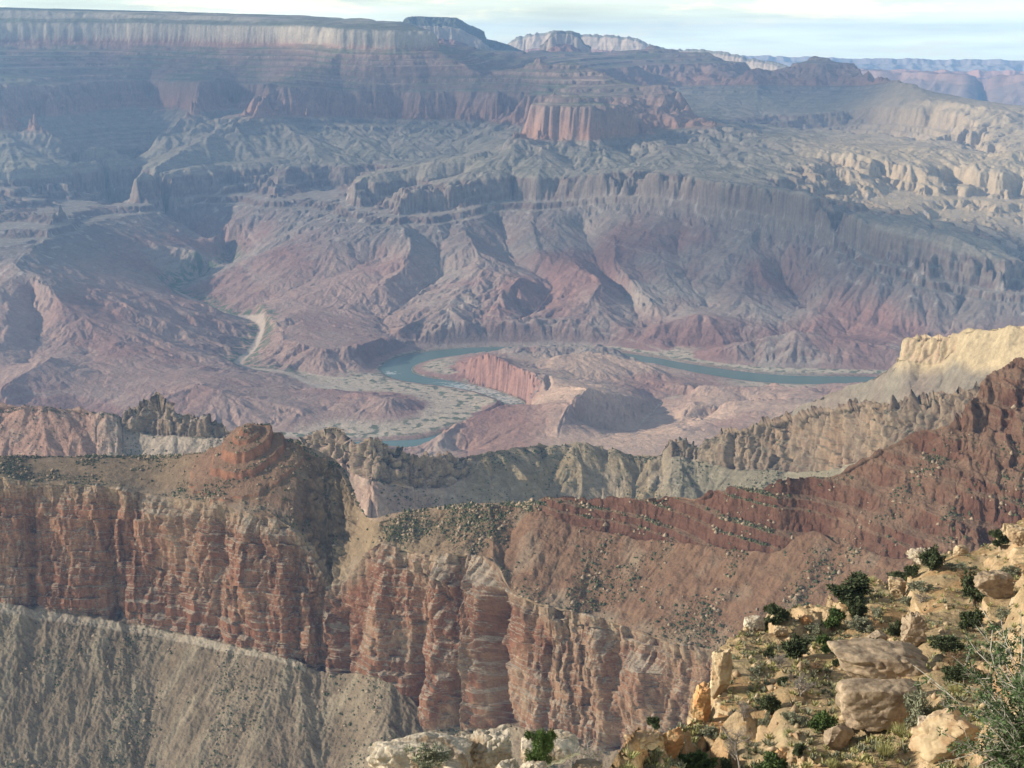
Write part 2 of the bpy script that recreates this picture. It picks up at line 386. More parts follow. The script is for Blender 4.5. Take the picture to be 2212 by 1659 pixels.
def diffuse(nc, nr):
    S0, S1 = math.log(RA), math.log(RB); Csum = np.zeros((nr, nc)); W = np.zeros((nr, nc))
    for line in HL:
        p = pts3(line)
        for a, b in zip(p[:-1], p[1:]):
            n = int(max(abs(math.atan2(a[0], a[1]) - math.atan2(b[0], b[1])) / (TH1 - TH0) * nc, abs(math.log(np.hypot(*a[:2]) / np.hypot(*b[:2]))) / (S1 - S0) * nr) * 2.5) + 2
            t = np.linspace(0, 1, n)[:, None]; q = a + (b - a) * t
            e = Off(q[:, 0], q[:, 1]); e = e + Ti(q[:, 2] - e)
            th = np.arctan2(q[:, 0], q[:, 1]); s = np.log(np.hypot(q[:, 0], q[:, 1]))
            i = np.rint((th - TH0) / (TH1 - TH0) * (nc - 1)).astype(int); j = np.rint((s - S0) / (S1 - S0) * (nr - 1)).astype(int)
            ok = (i >= 0) & (i < nc) & (j >= 0) & (j < nr)
            np.add.at(Csum, (j[ok], i[ok]), e[ok]); np.add.at(W, (j[ok], i[ok]), 1.0)
    pyr = [(Csum, W)]
    while min(pyr[-1][0].shape) > 12:
        c, w = pyr[-1]; a, b = c.shape; c = np.pad(c, ((0, a % 2), (0, b % 2))); w = np.pad(w, ((0, a % 2), (0, b % 2)))
        f = lambda m: m[::2, ::2] + m[1::2, ::2] + m[::2, 1::2] + m[1::2, 1::2]
        pyr.append((f(c), f(w)))
    Z = None
    for c, w in pyr[::-1]:
        m = w > 0; v = np.where(m, c / np.maximum(w, 1e-9), 0)
        if Z is None: Z = np.full(c.shape, v[m].mean() if m.any() else -1000.0)
        else: Z = np.repeat(np.repeat(Z, 2, 0), 2, 1)[:c.shape[0], :c.shape[1]]
        for k in range(70):
            p = np.pad(Z, 1, mode='edge'); Z = (p[:-2, 1:-1] + p[2:, 1:-1] + p[1:-1, :-2] + p[1:-1, 2:]) * .25; Z = np.where(m, v, Z)
    return Z
def upsample(Z, nr, nc):
    a = np.linspace(0, Z.shape[0] - 1, nr); b = np.linspace(0, Z.shape[1] - 1, nc)
    i = np.minimum(a.astype(int), Z.shape[0] - 2); j = np.minimum(b.astype(int), Z.shape[1] - 2); u = (a - i)[:, None]; v = (b - j)[None]
    return (Z[i][:, j] * (1 - u) + Z[i + 1][:, j] * u) * (1 - v) + (Z[i][:, j + 1] * (1 - u) + Z[i + 1][:, j + 1] * u) * v
RIV = [(2300, 838, 80), (2100, 832, 80), (1980, 826, 80), (1870, 822, 80), (1740, 821, 85), (1644, 816, 85), (1560, 805, 75), (1470, 791, 70), (1400, 778, 70), (1330, 768, 70), (1250, 759, 70), (1150, 756, 75), (1050, 757, 80), (960, 763, 80), (890, 776, 80), (858, 792, 75), (864, 808, 65), (905, 820, 60), (970, 829, 50), (1030, 840, 42), (1075, 854, 42), (1110, 870, 42), (1105, 890, 45), (1050, 915, 50), (990, 938, 55), (930, 955, 60), (870, 960, 60), (800, 962, 60), (700, 965, 60), (550, 962, 60), (300, 960, 60)]
def poly_dist(x, y, pts, half):
    """signed distance outside a ribbon (negative inside) and position along it"""
    D = np.full(x.shape, 1e9, f32)
    for (a, b, ha, hb) in zip(pts[:-1], pts[1:], half[:-1], half[1:]):
        d = b - a; L2 = d @ d; t = np.clip(((x - a[0]) * d[0] + (y - a[1]) * d[1]) / L2, 0, 1)
        D = np.minimum(D, np.hypot(x - a[0] - t * d[0], y - a[1] - t * d[1]) - (ha + (hb - ha) * t))
    return D
def spline(p, n=6):
    p = np.asarray(p, float); q = np.vstack([2 * p[0] - p[1], p, 2 * p[-1] - p[-2]]); out = []
    for i in range(1, len(q) - 2):
        for t in np.linspace(0, 1, n, endpoint=False):
            out.append(.5 * ((2 * q[i]) + (-q[i - 1] + q[i + 1]) * t + (2 * q[i - 1] - 5 * q[i] + 4 * q[i + 1] - q[i + 2]) * t ** 2 + (-q[i - 1] + 3 * q[i] - 3 * q[i + 1] + q[i + 2]) * t ** 3))
    out.append(q[-2]); return np.array(out)
RVZ = -1420.0
_rv = spline([tuple(P3(a, b, RVZ)[:2]) + (h,) for a, b, h in RIV], 5)
CRK = spline([tuple(P3(*p)[:2]) for p in HL[0][:-4]], 4)

def strata_colour(zeta, slope, x, y, z):
    """mineral colour of the layered rock, zeta = height in the layer stack"""
    n1 = fbm2(x / 420, y / 420, 4, 11); n2 = fbm3(x / 90, y / 90, z / 25, 3, 21); bed = fbm2(zeta / 9.0 + n1 * .6, x / 2500, 3, 31)
    stops = [(-3000, (.30, .205, .175)), (-1010, (.28, .205, .18)), (-965, (.26, .20, .175)), (-950, (.19, .135, .11)), (-868, (.21, .155, .13)), (-855, (.275, .24, .19)), (-700, (.25, .22, .18)), (-625, (.26, .22, .18)), (-605, (.33, .19, .135)),
             (-500, (.29, .185, .145)), (-410, (.28, .195, .16)), (-395, (.235, .17, .145)), (-120, (.25, .165, .135)), (-50, (.30, .17, .12)), (-40, (.43, .365, .285)), (95, (.47, .415, .33)), (105, (.25, .23, .175)), (136, (.25, .23, .175)), (142, (.44, .39, .31)), (222, (.46, .40, .32)), (238, (.10, .11, .07)), (3000, (.09, .10, .065))]
    Z = zeta + n2 * 14; zs = [s[0] for s in stops]
    col = np.stack([np.interp(Z, zs, [s[1][k] for s in stops]) for k in range(3)], -1).astype(f32)
    red = sst(-420, -390, zeta) * (1 - sst(-60, -45, zeta))
    col = mixc(col, (.47, .36, .28), np.clip(bed * 1.6 - .15, 0, .6) * red)
    veg = (1 - sst(.45, .95, slope)) * (sst(-420, -380, zeta) * .55 + .25 * sst(-860, -840, zeta)) * np.clip(.5 + n1 * 1.5, 0, 1)
    col = mixc(col, (.15, .17, .095), veg)
    return col * (1 + .35 * bed[..., None] + .3 * n2[..., None])

def build_canyon():
    nc, nr = int(1300 * Q), int(1500 * Q)
    Z0 = diffuse(520, 900); Z0 = blur(Z0, 2)
    E = upsample(Z0, nr, nc).astype(f32)
    th = np.linspace(TH0, TH1, nc, dtype=f32)[None]; s = np.linspace(math.log(RA), math.log(RB), nr, dtype=f32)[:, None]; r = np.exp(s)
    X = (r * np.sin(th)).astype(f32); Y = (r * np.cos(th)).astype(f32)
    ds = float(s[1, 0] - s[0, 0]); dth = float(th[0, 1] - th[0, 0])
    def grad(z):
        zr = np.gradient(z, ds, axis=0) / r; zt_ = np.gradient(z, dth, axis=1) / r
        return zr * np.sin(th) + zt_ * np.cos(th), zr * np.cos(th) - zt_ * np.sin(th)
    Es = E
    k = max(1, int(4 * Q)); Es = blur(E, 3 * k)
    gx, gy = grad(Es)
    river = poly_dist(X, Y, _rv[:, :2], _rv[:, 2] * .94).astype(f32)
    crk = poly_dist(X, Y, CRK, np.full(len(CRK), 12.0)).astype(f32)
    O = Off(X, Y).astype(f32)
    low = 1 - sst(-1010, -900, E - O)                                   # soft hills below the sandstone
    flat = np.clip(np.minimum(sst(5, 130, river), sst(10, 70, crk)), 0, 1)
    lowland = sst(-1409, -1380, E); flat = flat * np.maximum(lowland, .12)
    big = gully(X, Y, gx, gy, 320.0, 5, .52, .28, 3)
    wx = fbm2(X / 900, Y / 900, 4, 5); fine = fbm2(X / 160, Y / 160, 4, 9)
    az_ = np.arctan2(X, Y); ch = sst(-.06, -.03, az_) * (1 - sst(.19, .23, az_)) * sst(6450, 6200, r) * (river > 60)
    left = sst(-.03, -.10, np.arctan2(X, Y)) * sst(8300, 7700, r)
    E = E + flat * low * (1 - .45 * left) * (1 - .6 * ch) * np.clip(.85 + 1.2 * fbm2(X / 1500, Y / 1500, 2, 47), .45, 1.2) * (big * 22 + wx * 6 + fine * 1.6)
    mid = 3.0 * np.abs(fbm2(X / 330, Y / 330, 3, 17)) - .8; big2 = gully(X, Y, gx, gy, 420.0, 4, .55, .30, 13)
    stp = sst(.55, .95, np.sqrt(gx * gx + gy * gy)); E = E + low * stp * flat * (np.sqrt(np.abs(fbm2(X / 42, Y / 42, 3, 27))) * 34 - 14)
    nf = 1 - .5 * sst(11800, 13200, r); wx = wx * (1 + 1.0 * sst(11800, 13200, r)) + 3.0 * fbm2(X / 480, Y / 480, 3, 19) * sst(12400, 13200, r)
    E = E + (1 - low) * (nf * (1 - .6 * sst(-440, -390, E - O)) * (big2 * (32 - 2 * sst(-880, -800, E - O) * (1 - sst(-640, -600, E - O))) + mid * 13) + wx * 12 + fine * 9)
    plateau = sst(150, 214, E - O); E = E - plateau * (E - Es) * .8
    z = (O + Tf(E - O)).astype(f32)
    gx2, gy2 = grad(z); slope = np.sqrt(gx2 ** 2 + gy2 ** 2)
    z = z + flat * (fbm2(X / 45, Y / 45, 3, 41) * 3.0 * np.clip(slope * 2, .3, 1.5))
    tb = z + X * .10 - Y * .05 + fbm2(X / 500, Y / 500, 3, 43) * 20; t1, t2 = step_table(-2400, 200, 15.0, .8, 65, .6)
    z = z + (np.interp(tb, t1, t2) - tb).astype(f32) * np.maximum(low, 1 - sst(-860, -840, z - O)) * flat * .42 * np.clip(.6 + 1.6 * fbm2(X / 260, Y / 260, 3, 45), 0, 1)
    zt0 = z - O + fine * 6; bw = sst(-1050, -1015, zt0) * (1 - sst(-866, -852, zt0)); t1, t2 = step_table(-1120, -850, 33.0, .88, 75, .6)
    z = z + ((np.interp(zt0, t1, t2) - zt0) * bw * .9).astype(f32)
    kb = np.clip(np.searchsorted(t1, zt0) - 1, 0, len(t1) - 2); rsr = blur((kb % 2 == 1).astype(f32) * bw, 1)
    # river bed, banks
    z = np.where(river < 0, np.minimum(z, RVZ - 5), np.where(river < 60, np.maximum(z, RVZ + .8 + river * .06), np.maximum(z, RVZ + 4.0)))
    finz = sst(-.032, -.028, az_) * (1 - sst(.021, .025, az_)) * sst(5480, 5560, r) * (1 - sst(6250, 6300, r)); bkw = 110 - 78 * finz
    z = np.where((river >= 0) & (river < bkw), lerp(np.minimum(z, RVZ + .8 + river * .12), z, np.clip((river - 14) / (bkw - 14), 0, 1)), z)
    gx2, gy2 = grad(z); slope = np.sqrt(gx2 ** 2 + gy2 ** 2); steep = finz * sst(.45, 1.0, blur(slope, 2)) * (river > 12)
    flute = np.sqrt(np.abs(fbm2(X / 30, Y / 30, 3, 29))); z = z + (steep * (flute * 52 - 24)).astype(f32)
    # ------------------------------------------------ colour
    gx2, gy2 = grad(z); slope = np.sqrt(gx2 ** 2 + gy2 ** 2)
    zeta = z - O
    col = strata_colour(zeta, slope, X, Y, z)
    nA = fbm2(X / 700, Y / 700, 4, 51); nB = fbm2(X / 130, Y / 130, 4, 61)
    tiltb = z + X * .10 - Y * .05
    bedd = fbm2(tiltb / 16 + nB * .5, X / 4000, 4, 71)
    redh = mixc(np.broadcast_to(np.array((.29, .18, .155), f32), X.shape + (3,)), (.34, .285, .24), np.clip(.42 + nA * 1.6 + nB * .5, 0, 1))
    redh = mixc(redh, (.285, .155, .125), np.clip(nA * -1.5 + .05 + bedd * .4, 0, .65))
    redh = mixc(redh, (.50, .43, .36), np.clip(bedd * 1.7 - .35, 0, .6))
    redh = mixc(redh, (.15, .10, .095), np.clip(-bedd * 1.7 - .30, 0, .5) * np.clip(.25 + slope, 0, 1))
    az_c = np.arctan2(X, Y)
    redh = mixc(redh, (.40, .255, .205), left * np.clip(.5 + nA, 0, .7)); redh = mixc(redh, (.54, .375, .275), ch * np.clip(.55 + nA * 1.2, 0, .9))  # centre hills raised in albedo, sunlight painted into their sandy tint
    fr_ = sst(-.048, -.03, az_c) * (1 - sst(.0, .04, az_c)) * sst(5400, 5150, r); redh = mixc(redh, (.30, .165, .13), fr_ * .8)
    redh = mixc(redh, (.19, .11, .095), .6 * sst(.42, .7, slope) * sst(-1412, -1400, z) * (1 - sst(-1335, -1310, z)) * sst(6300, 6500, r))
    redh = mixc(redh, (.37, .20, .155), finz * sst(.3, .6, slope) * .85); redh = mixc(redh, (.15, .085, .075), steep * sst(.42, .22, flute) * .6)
    up = sst(-1210, -1020, zeta + nB * 60)
    redh = mixc(redh, (.205, .175, .155), up * .9)
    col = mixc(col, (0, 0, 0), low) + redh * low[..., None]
    col = mixc(col, (.155, .105, .085), rsr * .75); col = mixc(col, (.30, .265, .215), (bw - rsr) * .55)
    # right benches: yellow-tan ground, brightened to paint sunlight into the colour
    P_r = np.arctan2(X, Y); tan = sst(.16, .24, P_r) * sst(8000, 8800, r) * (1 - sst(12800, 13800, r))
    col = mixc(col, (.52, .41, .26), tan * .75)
    # pale talus tongues and vegetation
    tal = sst(.20, .42, fbm2(X / 55 + gy * 3, Y / 55 - gx * 3, 3, 81)) * sst(-1180, -1060, zeta) * (1 - sst(-960, -940, zeta))
    col = mixc(col, (.40, .35, .31), tal * .8)
    veg = fbm2(X / 38, Y / 38, 4, 91)
    sand = (1 - sst(-1405, -1393, z)) * (1 - sst(.10, .22, slope))
    col = mixc(col, (.54, .46, .35), sand * .85)
    g1 = sst(.02, .22, veg + .28 * (1 - sst(0, 60, river)) - .25 * sst(90, 320, river)) * sand
    col = mixc(col, (.085, .115, .055), g1 * .85)
    bank = (1 - sst(4, 26, river)) * sand * (fbm2(X / 90, Y / 90, 3, 99) > -.08)
    col = mixc(col, (.07, .115, .05), bank * .8)
    cb = (1 - sst(0, 14, crk)) * (1 - sst(8000, 8300, r)); col = mixc(col, (.50, .43, .35), cb * .75)
    cv = (1 - sst(20, 110, crk)) * sst(.02, .2, veg + .12) * (1 - cb) * sst(6000, 6400, r) * (1 - sst(8900, 9400, r)); col = mixc(col, (.08, .13, .06), cv * .85)
    Pm = np.stack([X, Y, z], -1)
    mat = ground_mat('canyon_rock', ((.012, .16), (.07, .18)), ((.035, 9.0),))
    cuts = [0, int(np.searchsorted(s[:, 0], math.log(7900.0))), nr - 1]
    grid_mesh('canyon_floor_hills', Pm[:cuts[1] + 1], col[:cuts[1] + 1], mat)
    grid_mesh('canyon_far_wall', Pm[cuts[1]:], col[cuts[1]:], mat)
    return X, Y, z
build_canyon()

def build_river():
    m = bpy.data.materials.new('river_water'); m.use_nodes = True; nt = m.node_tree; N = nt.nodes; L = nt.links; b = N['Principled BSDF']
    b.inputs['Roughness'].default_value = .22; b.inputs['Specular IOR Level'].default_value = .45
    geo = N.new('ShaderNodeNewGeometry'); n = N.new('ShaderNodeTexNoise'); n.inputs['Scale'].default_value = .045; n.inputs['Detail'].default_value = 8; n.inputs['Roughness'].default_value = .7
    L.new(geo.outputs['Position'], n.inputs['Vector'])
    at = N.new('ShaderNodeAttribute'); at.attribute_name = 'Col'
    mm = N.new('ShaderNodeMath'); mm.operation = 'MULTIPLY_ADD'; L.new(at.outputs['Fac'], mm.inputs[0]); mm.inputs[1].default_value = .26; mm.inputs[2].default_value = -.10
    ad = N.new('ShaderNodeMath'); L.new(mm.outputs[0], ad.inputs[0]); L.new(n.outputs[0], ad.inputs[1])
    r = N.new('ShaderNodeMapRange'); r.inputs[1].default_value = .56; r.inputs[2].default_value = .66; L.new(ad.outputs[0], r.inputs[0])
    mx = N.new('ShaderNodeMix'); mx.data_type = 'RGBA'; mx.inputs[6].default_value = (.10, .18, .15, 1); mx.inputs[7].default_value = (.50, .54, .51, 1); L.new(r.outputs[0], mx.inputs[0])
    L.new(mx.outputs[2], b.inputs['Base Color'])
    bp = N.new('ShaderNodeBump'); bp.inputs['Distance'].default_value = .6; bp.inputs['Strength'].default_value = .35; L.new(n.outputs[0], bp.inputs['Height']); L.new(bp.outputs[0], b.inputs['Normal'])
    p = _rv; d = np.gradient(p[:, :2], axis=0); d /= np.linalg.norm(d, axis=1, keepdims=True); nrm = np.stack([-d[:, 1], d[:, 0]], 1)
    us = np.linspace(-1, 1, 9); P = np.zeros((len(p), 9, 3)); rap = np.zeros((len(p), 9, 3))
    rp = np.array([P3(x, y, RVZ)[:2] for x, y in ((1000, 836), (1050, 845), (1095, 862), (845, 806))])
    for k, u in enumerate(us):
        P[:, k, :2] = p[:, :2] + nrm * (p[:, 2:3] + 6) * u; P[:, k, 2] = RVZ
        dd = np.min(np.linalg.norm(P[:, k, None, :2] - rp[None], axis=2) / np.array([190, 150, 150, 60]), axis=1); rap[:, k, :] = np.clip(1.15 - dd, 0, 1)[:, None]
    grid_mesh('river', P, rap, m)
build_river()

# ---------------------------------------------------------------- nearer walls: sheets of traced break lines
def interp_line(pts, xs, sm=0):
    p = np.array(pts, float); return smooth1(np.interp(xs, p[:, 0], p[:, 1]), sm)
def make_sheet(x0, x1, nc, lines, anchor, ar, slopes, rows, back=(150, 120, 14), sm=0):
    """lines: picture curves from top to bottom; anchor line gets distance ar(x); slopes[k](x): ground slope between line k and k+1"""
    xs = np.linspace(x0, x1, nc); Y = [interp_line(l, xs, sm) for l in lines]; D = [ray(xs, y) for y in Y]; t = [-d[:, 2] for d in D]
    r = [None] * len(lines); r[anchor] = interp_line(ar, xs, max(sm * 3, 9)); S = [interp_line(s, xs, max(sm * 3, 9)) for s in slopes]
    for k in range(anchor, len(lines) - 1): r[k + 1] = r[k] * (t[k] + S[k]) / (t[k + 1] + S[k])
    for k in range(anchor, 0, -1): r[k - 1] = r[k] * (t[k] + S[k - 1]) / (t[k - 1] + S[k - 1])
    L = [D[k] * r[k][:, None] for k in range(len(lines))]
    b = L[0].copy(); hd = D[0].copy(); hd[:, 2] = 0; b += hd * back[0]; b[:, 2] -= back[1]
    L = [b] + L; rows = [back[2]] + list(rows)
    P = []; seg = []; fr = []
    for k, n in enumerate(rows):
        f = np.linspace(0, 1, n, endpoint=(k == len(rows) - 1))
        P.append(L[k][None] + (L[k + 1] - L[k])[None] * f[:, None, None]); seg += [k] * n; fr += list(f)
    return np.concatenate(P).astype(f32), np.array(seg), np.array(fr, f32), xs
def normals(P):
    a = np.gradient(P, axis=0); b = np.gradient(P, axis=1); n = np.cross(a, b); n /= np.linalg.norm(n, axis=2, keepdims=True) + 1e-9
    n *= np.sign((n * P).sum(2, keepdims=True)) * -1                       # face the viewer side
    return n.astype(f32)
def build_near():
    W = [-150, 2360]
    Lsky = [(-150, 983), (0, 985), (120, 986), (260, 984), (350, 986), (420, 985), (520, 980), (600, 970), (640, 966), (690, 980), (730, 1000), (752, 1030), (768, 1075), (780, 1112), (800, 1122), (850, 1108), (920, 1098), (1000, 1088), (1080, 1086), (1130, 1084), (1180, 1074), (1220, 1066), (1280, 1072), (1350, 1074), (1420, 1076), (1500, 1066), (1600, 1050), (1680, 1042), (1750, 1034), (1800, 1020), (1850, 1002), (1900, 974), (1960, 942), (2020, 920), (2080, 900), (2108, 850), (2135, 806), (2165, 788), (2212, 768), (2360, 710)]
    Lled = [(-150, 986), (0, 988), (350, 989), (600, 976), (640, 974), (730, 1012), (768, 1085), (800, 1130), (920, 1104), (1080, 1094), (1130, 1096), (1180, 1108), (1220, 1124), (1300, 1150), (1420, 1165), (1500, 1175), (1600, 1185), (1680, 1192), (1720, 1160), (1760, 1140), (1800, 1170), (1900, 1195), (2000, 1205), (2212, 1200), (2360, 1200)]
    Ltop = [(-150, 1026), (0, 1030), (60, 1040), (150, 1046), (240, 1052), (300, 1066), (360, 1078), (420, 1088), (520, 1108), (600, 1126), (640, 1150), (672, 1200), (700, 1258), (730, 1268), (768, 1248), (790, 1200), (812, 1172), (850, 1180), (900, 1195), (950, 1203), (1010, 1196), (1060, 1212), (1085, 1255), (1110, 1288), (1200, 1310), (1300, 1336), (1380, 1368), (1450, 1390), (1540, 1402), (1700, 1420), (2000, 1460), (2360, 1480)]
    Lbot = [(-150, 1285), (0, 1302), (150, 1320), (300, 1346), (400, 1368), (500, 1392), (570, 1402), (640, 1428), (690, 1450), (735, 1456), (790, 1452), (840, 1464), (880, 1500), (915, 1548), (960, 1572), (1060, 1574), (1085, 1560), (1110, 1566), (1200, 1596), (1300, 1622), (1450, 1600), (1550, 1580), (2360, 1600)]
    Lend = [(-150, 1800), (2360, 1800)]
    ar = [(-150, 1640), (0, 1600), (100, 1585), (240, 1555), (330, 1540), (420, 1495), (520, 1455), (600, 1430), (650, 1424), (690, 1410), (720, 1400), (760, 1386), (800, 1368), (870, 1345), (950, 1315), (1060, 1290), (1090, 1255), (1120, 1228), (1200, 1212), (1300, 1195), (1450, 1140), (1540, 1118), (1700, 1080), (2000, 1030), (2360, 990)]
    s0 = [(-150, .10), (1080, .3), (1130, .7), (1200, 1.3), (1650, 1.3), (1750, .9), (2000, .78), (2360, .78)]
    s1 = [(-150, .055), (240, .07), (330, .14), (420, .26), (600, .36), (700, .82), (780, .62), (900, .42), (1100, .42), (1300, .5), (2360, .58)]
    s2 = [(-150, 3.2), (600, 3.4), (680, 2.4), (760, 2.4), (900, 3.2), (1300, 2.6), (1500, 2.4), (2360, 2.4)]
    s3 = [(-150, .62), (600, .64), (900, .66), (2360, .66)]
    rows = [int(v * Q) for v in (240, 280, 430, 260)]
    P, seg, fr, xs = make_sheet(W[0], W[1], int(1560 * Q), [Lsky, Lled, Ltop, Lbot, Lend], 2, ar, [s0, s1, s2, s3], rows, back=(160, 130, 16), sm=int(26 * Q))
    SG = np.broadcast_to(seg[:, None], P.shape[:2]); FR = fr[:, None]; XP = np.broadcast_to(xs[None].astype(f32), P.shape[:2])
    ledge = np.where(SG == 1, sst(1090, 1200, XP), 0).astype(f32); cliff = (SG == 3).astype(f32); slopeb = (SG == 2).astype(f32); tal = (SG == 4).astype(f32)
    for a in (ledge, cliff, slopeb, tal): a[:] = blur(a, 3)
    x, y, z = P[..., 0], P[..., 1], P[..., 2]
    # the small red butte that stands on the promontory
    hc = P3(536, 1000, 1540.0); dx = (x - hc[0]); dy = (y - hc[1]) * .9
    ang = np.arctan2(dy, dx); d = np.hypot(dx, dy) * (1 + .10 * p2(np.cos(ang) * 2 + 7, np.sin(ang) * 2, s=3) + .07 * p2(dx / 9, dy / 9, s=8))
    hat = np.interp(d, [0, 6, 9, 13, 15, 25, 27, 37, 39, 60, 62.5, 95, 150], [41, 40, 36, 35, 31, 29.5, 19.5, 18, 11, 7.5, 3.8, 1.6, 0]).astype(f32)
    base = -0.305 * 1540
    P[..., 2] = z = z + hat * (SG <= 2)
    n = normals(blur3(P, 2))
    # large scale buttresses, flutes, beds on the big cliff
    dl = fbm3(x / 95, y / 95, z / 260, 3, 3); fl = np.sqrt(np.abs(fbm3(x / 30, y / 30, z / 150, 3, 13)) + .01) * 3.0 - 1.2; sm_ = fbm3(x / 7, y / 7, z / 16, 4, 23)
    edge = np.clip(np.minimum(FR, 1 - FR) * 8, 0, 1)
    bedn = fbm2(z / 5.0, x / 300, 3, 33)
    bz = np.where(FR > .72, 1.0, .35)
    dsp = cliff * (dl * 22 + fl * 4.5 + sm_ * 2.6 + bedn * 2.6 * bz)
    wob = XP + fbm2(z / 30, XP / 200, 3, 35) * 16
    for xc, wd, am, f0 in ((1042, 34, 24, 0), (955, 26, 20, 0), (1084, 11, -34, 0), (1000, 14, -12, .1), (906, 13, -16, .1), (715, 13, 10, .35), (744, 9, -12, .3), (690, 8, -8, .4), (238, 16, -18, 0), (330, 55, 14, 0), (62, 9, -14, 0), (470, 18, -12, 0), (545, 40, 12, 0), (640, 14, -12, 0), (830, 20, 10, 0), (1180, 12, -12, .2), (1330, 16, -14, 0), (1400, 30, 14, .2), (1300, 26, 10, .1), (150, 30, 8, 0)):
        dsp = dsp + cliff * am * np.exp(-((wob - xc) / wd) ** 2) * np.clip((FR - f0) * 6 + .2, 0, 1)
    uu = XP * .45 + fbm3(x / 14, y / 14, z / 14, 3, 95) * 5; zw = z + fbm2(XP / 60, z / 40, 3, 97) * 5
    bl = blocks(uu, zw, 14, 45, 3) * 3.8 + blocks(uu, zw, 6.5, 16, 13) * 2.4 + blocks(uu, zw, 2.8, 6, 23) * 1.1 + blocks(uu * 0, zw, 1, 4.5, 33) * .8
    dsp = dsp * np.where(cliff > .5, .8, 1) + cliff * bl + ledge * (blocks(uu, zw, 4, 5, 43) * .8 + sst(2040, 2090, XP) * (blocks(uu, zw, 13, 17, 63) * 4.0 + blocks(uu, zw, 6, 9, 73) * 1.6))
    flank = slopeb * sst(640, 670, XP) * sst(790, 765, XP)
    dsp = dsp + flank * (bl * 1.2 + sm_ * 4 + fl * 3)
    # slopes: gullies and rubble
    gx = n[..., 0] / np.maximum(np.abs(n[..., 2]), .15); gy = n[..., 1] / np.maximum(np.abs(n[..., 2]), .15)
    gl = gully(x, y, -gx, -gy, 62.0, 3, .5, .4, 31)
    rub = fbm3(x / 9, y / 9, z / 9, 4, 43)
    gls = gully(x, y, -gx, -gy, 26.0, 3, .6, .4, 37)
    dsp = dsp + tal * (gl * 1.3 + gls * 1.1 + rub * 1.5 + fbm3(x / 3, y / 3, z / 3, 2, 47) * .9 + dl * 10 * np.clip(1 - FR * 3, 0, 1)) + slopeb * (gl * 1.8 + gls * .9 + rub * 1.5 + dl * 12 * np.clip(FR, 0, 1)) * np.where(XP < 420, .45, 1) * (1 - sst(.5, 3, hat) * .75) + ledge * (dl * 9 + sm_ * 1.5 + fl * 1.2)
    dsp = dsp + (SG == 1) * (1 - ledge) * rub * .8
    top = np.clip((SG == 0) * (1 - FR) * 3, 0, 1)
    P = P + n * (dsp * (1 - top))[..., None]
    # ledges: red beds step the right ridge, and the lower part of the big cliff
    ti, to = step_table(-700, 0, 13.0, .88, 5, .55)
    zz = P[..., 2] + fbm2(x / 120, y / 120, 2, 55) * 3 + (XP - 1500) * .012; zs = np.interp(zz, ti, to) - zz
    brk = sst(-.12, .22, fbm2(x / 70, y / 70, 3, 57)); band = (1 - sst(1720, 1790, XP)) * .6
    amt = ledge * np.clip(brk * .6 + .38 + band, 0, .97) + slopeb * .30 * brk * sst(1050, 1250, XP)
    P[..., 2] = P[..., 2] + zs * amt
    kx = np.clip(np.searchsorted(ti, zz) - 1, 0, len(ti) - 2); riser = np.where(kx % 2 == 1, 1.0, 0.0).astype(f32); riser = blur(riser, 1) * np.clip(brk * .7 + .3 + band, 0, 1)
    ti2, to2 = step_table(-800, 0, 9.0, .75, 15, .6); zc = np.interp(P[..., 2], ti2, to2) - P[..., 2]
    P[..., 2] += zc * cliff * np.clip((FR - .62) * 4, 0, .8)
    # ------------------------------------------------ colour
    n = normals(P); x, y, z = P[..., 0], P[..., 1], P[..., 2]; up = n[..., 2]
    v1 = fbm3(x / 60, y / 60, z / 60, 4, 61); v2 = fbm3(x / 6, y / 6, z / 45, 4, 71); v3 = fbm3(x / 14, y / 14, z / 3.2, 3, 81); v4 = fbm2(x / 30, y / 30, 4, 91)
    cl = mixc(np.broadcast_to(np.array((.235, .105, .066), f32), P.shape), (.34, .19, .12), np.clip(.25 + v1 * 1.1 + v2 * .9, 0, 1))
    cl = mixc(cl, (.31, .235, .165), np.clip(v3 * 1.1 + v1 * .7 - .2, 0, .5))
    cl = mixc(cl, (.13, .065, .05), np.clip(-v2 * 2.0 - .15, 0, .65)); v5 = fbm3(x / 150, y / 150, z / 90, 3, 65); cl = cl * (.84 + .45 * v5[..., None])
    cream = np.clip(sst(.22, .0, FR) * .8 + sst(700, 850, XP) * sst(1480, 1150, XP) * (.12 + v1 * 1.3) + sst(1250, 1450, XP) * .45, 0, .85)
    cl = mixc(cl, (.36, .285, .205), cream * np.clip(.6 + v2, 0, 1))
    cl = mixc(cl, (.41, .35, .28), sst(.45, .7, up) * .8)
    tl = mixc(np.broadcast_to(np.array((.285, .225, .165), f32), P.shape), (.20, .155, .11), np.clip(.5 + v4 * 1.4, 0, 1))
    tl = mixc(tl, (.20, .15, .105), np.clip(fbm2(x / 95, y / 95, 4, 93) * 1.6, 0, .55)); tl = mixc(tl, (.40, .34, .25), np.clip(gl * .7 - .1, 0, .6))
    band = sst(.0, .012, FR) * (1 - sst(.045, .06, FR)); 
    tl = mixc(tl, (.46, .39, .31), band * (XP < 660) * .8)
    sb = mixc(np.broadcast_to(np.array((.27, .20, .13), f32), P.shape), (.225, .135, .09), np.clip(sst(850, 1150, XP) * 1.0 + v4 * .6 + sst(330, 480, XP) * sst(760, 640, XP) * .8, 0, 1))
    sb = mixc(sb, (.33, .265, .195), np.clip(v4 * 1.3 - .1 + sst(.75, 1, FR) * .6, 0, .7))
    ld = mixc(np.broadcast_to(np.array((.15, .073, .05), f32), P.shape), (.22, .125, .088), np.clip(v2 * 1.3 + v1 * .6 + .05, 0, 1))
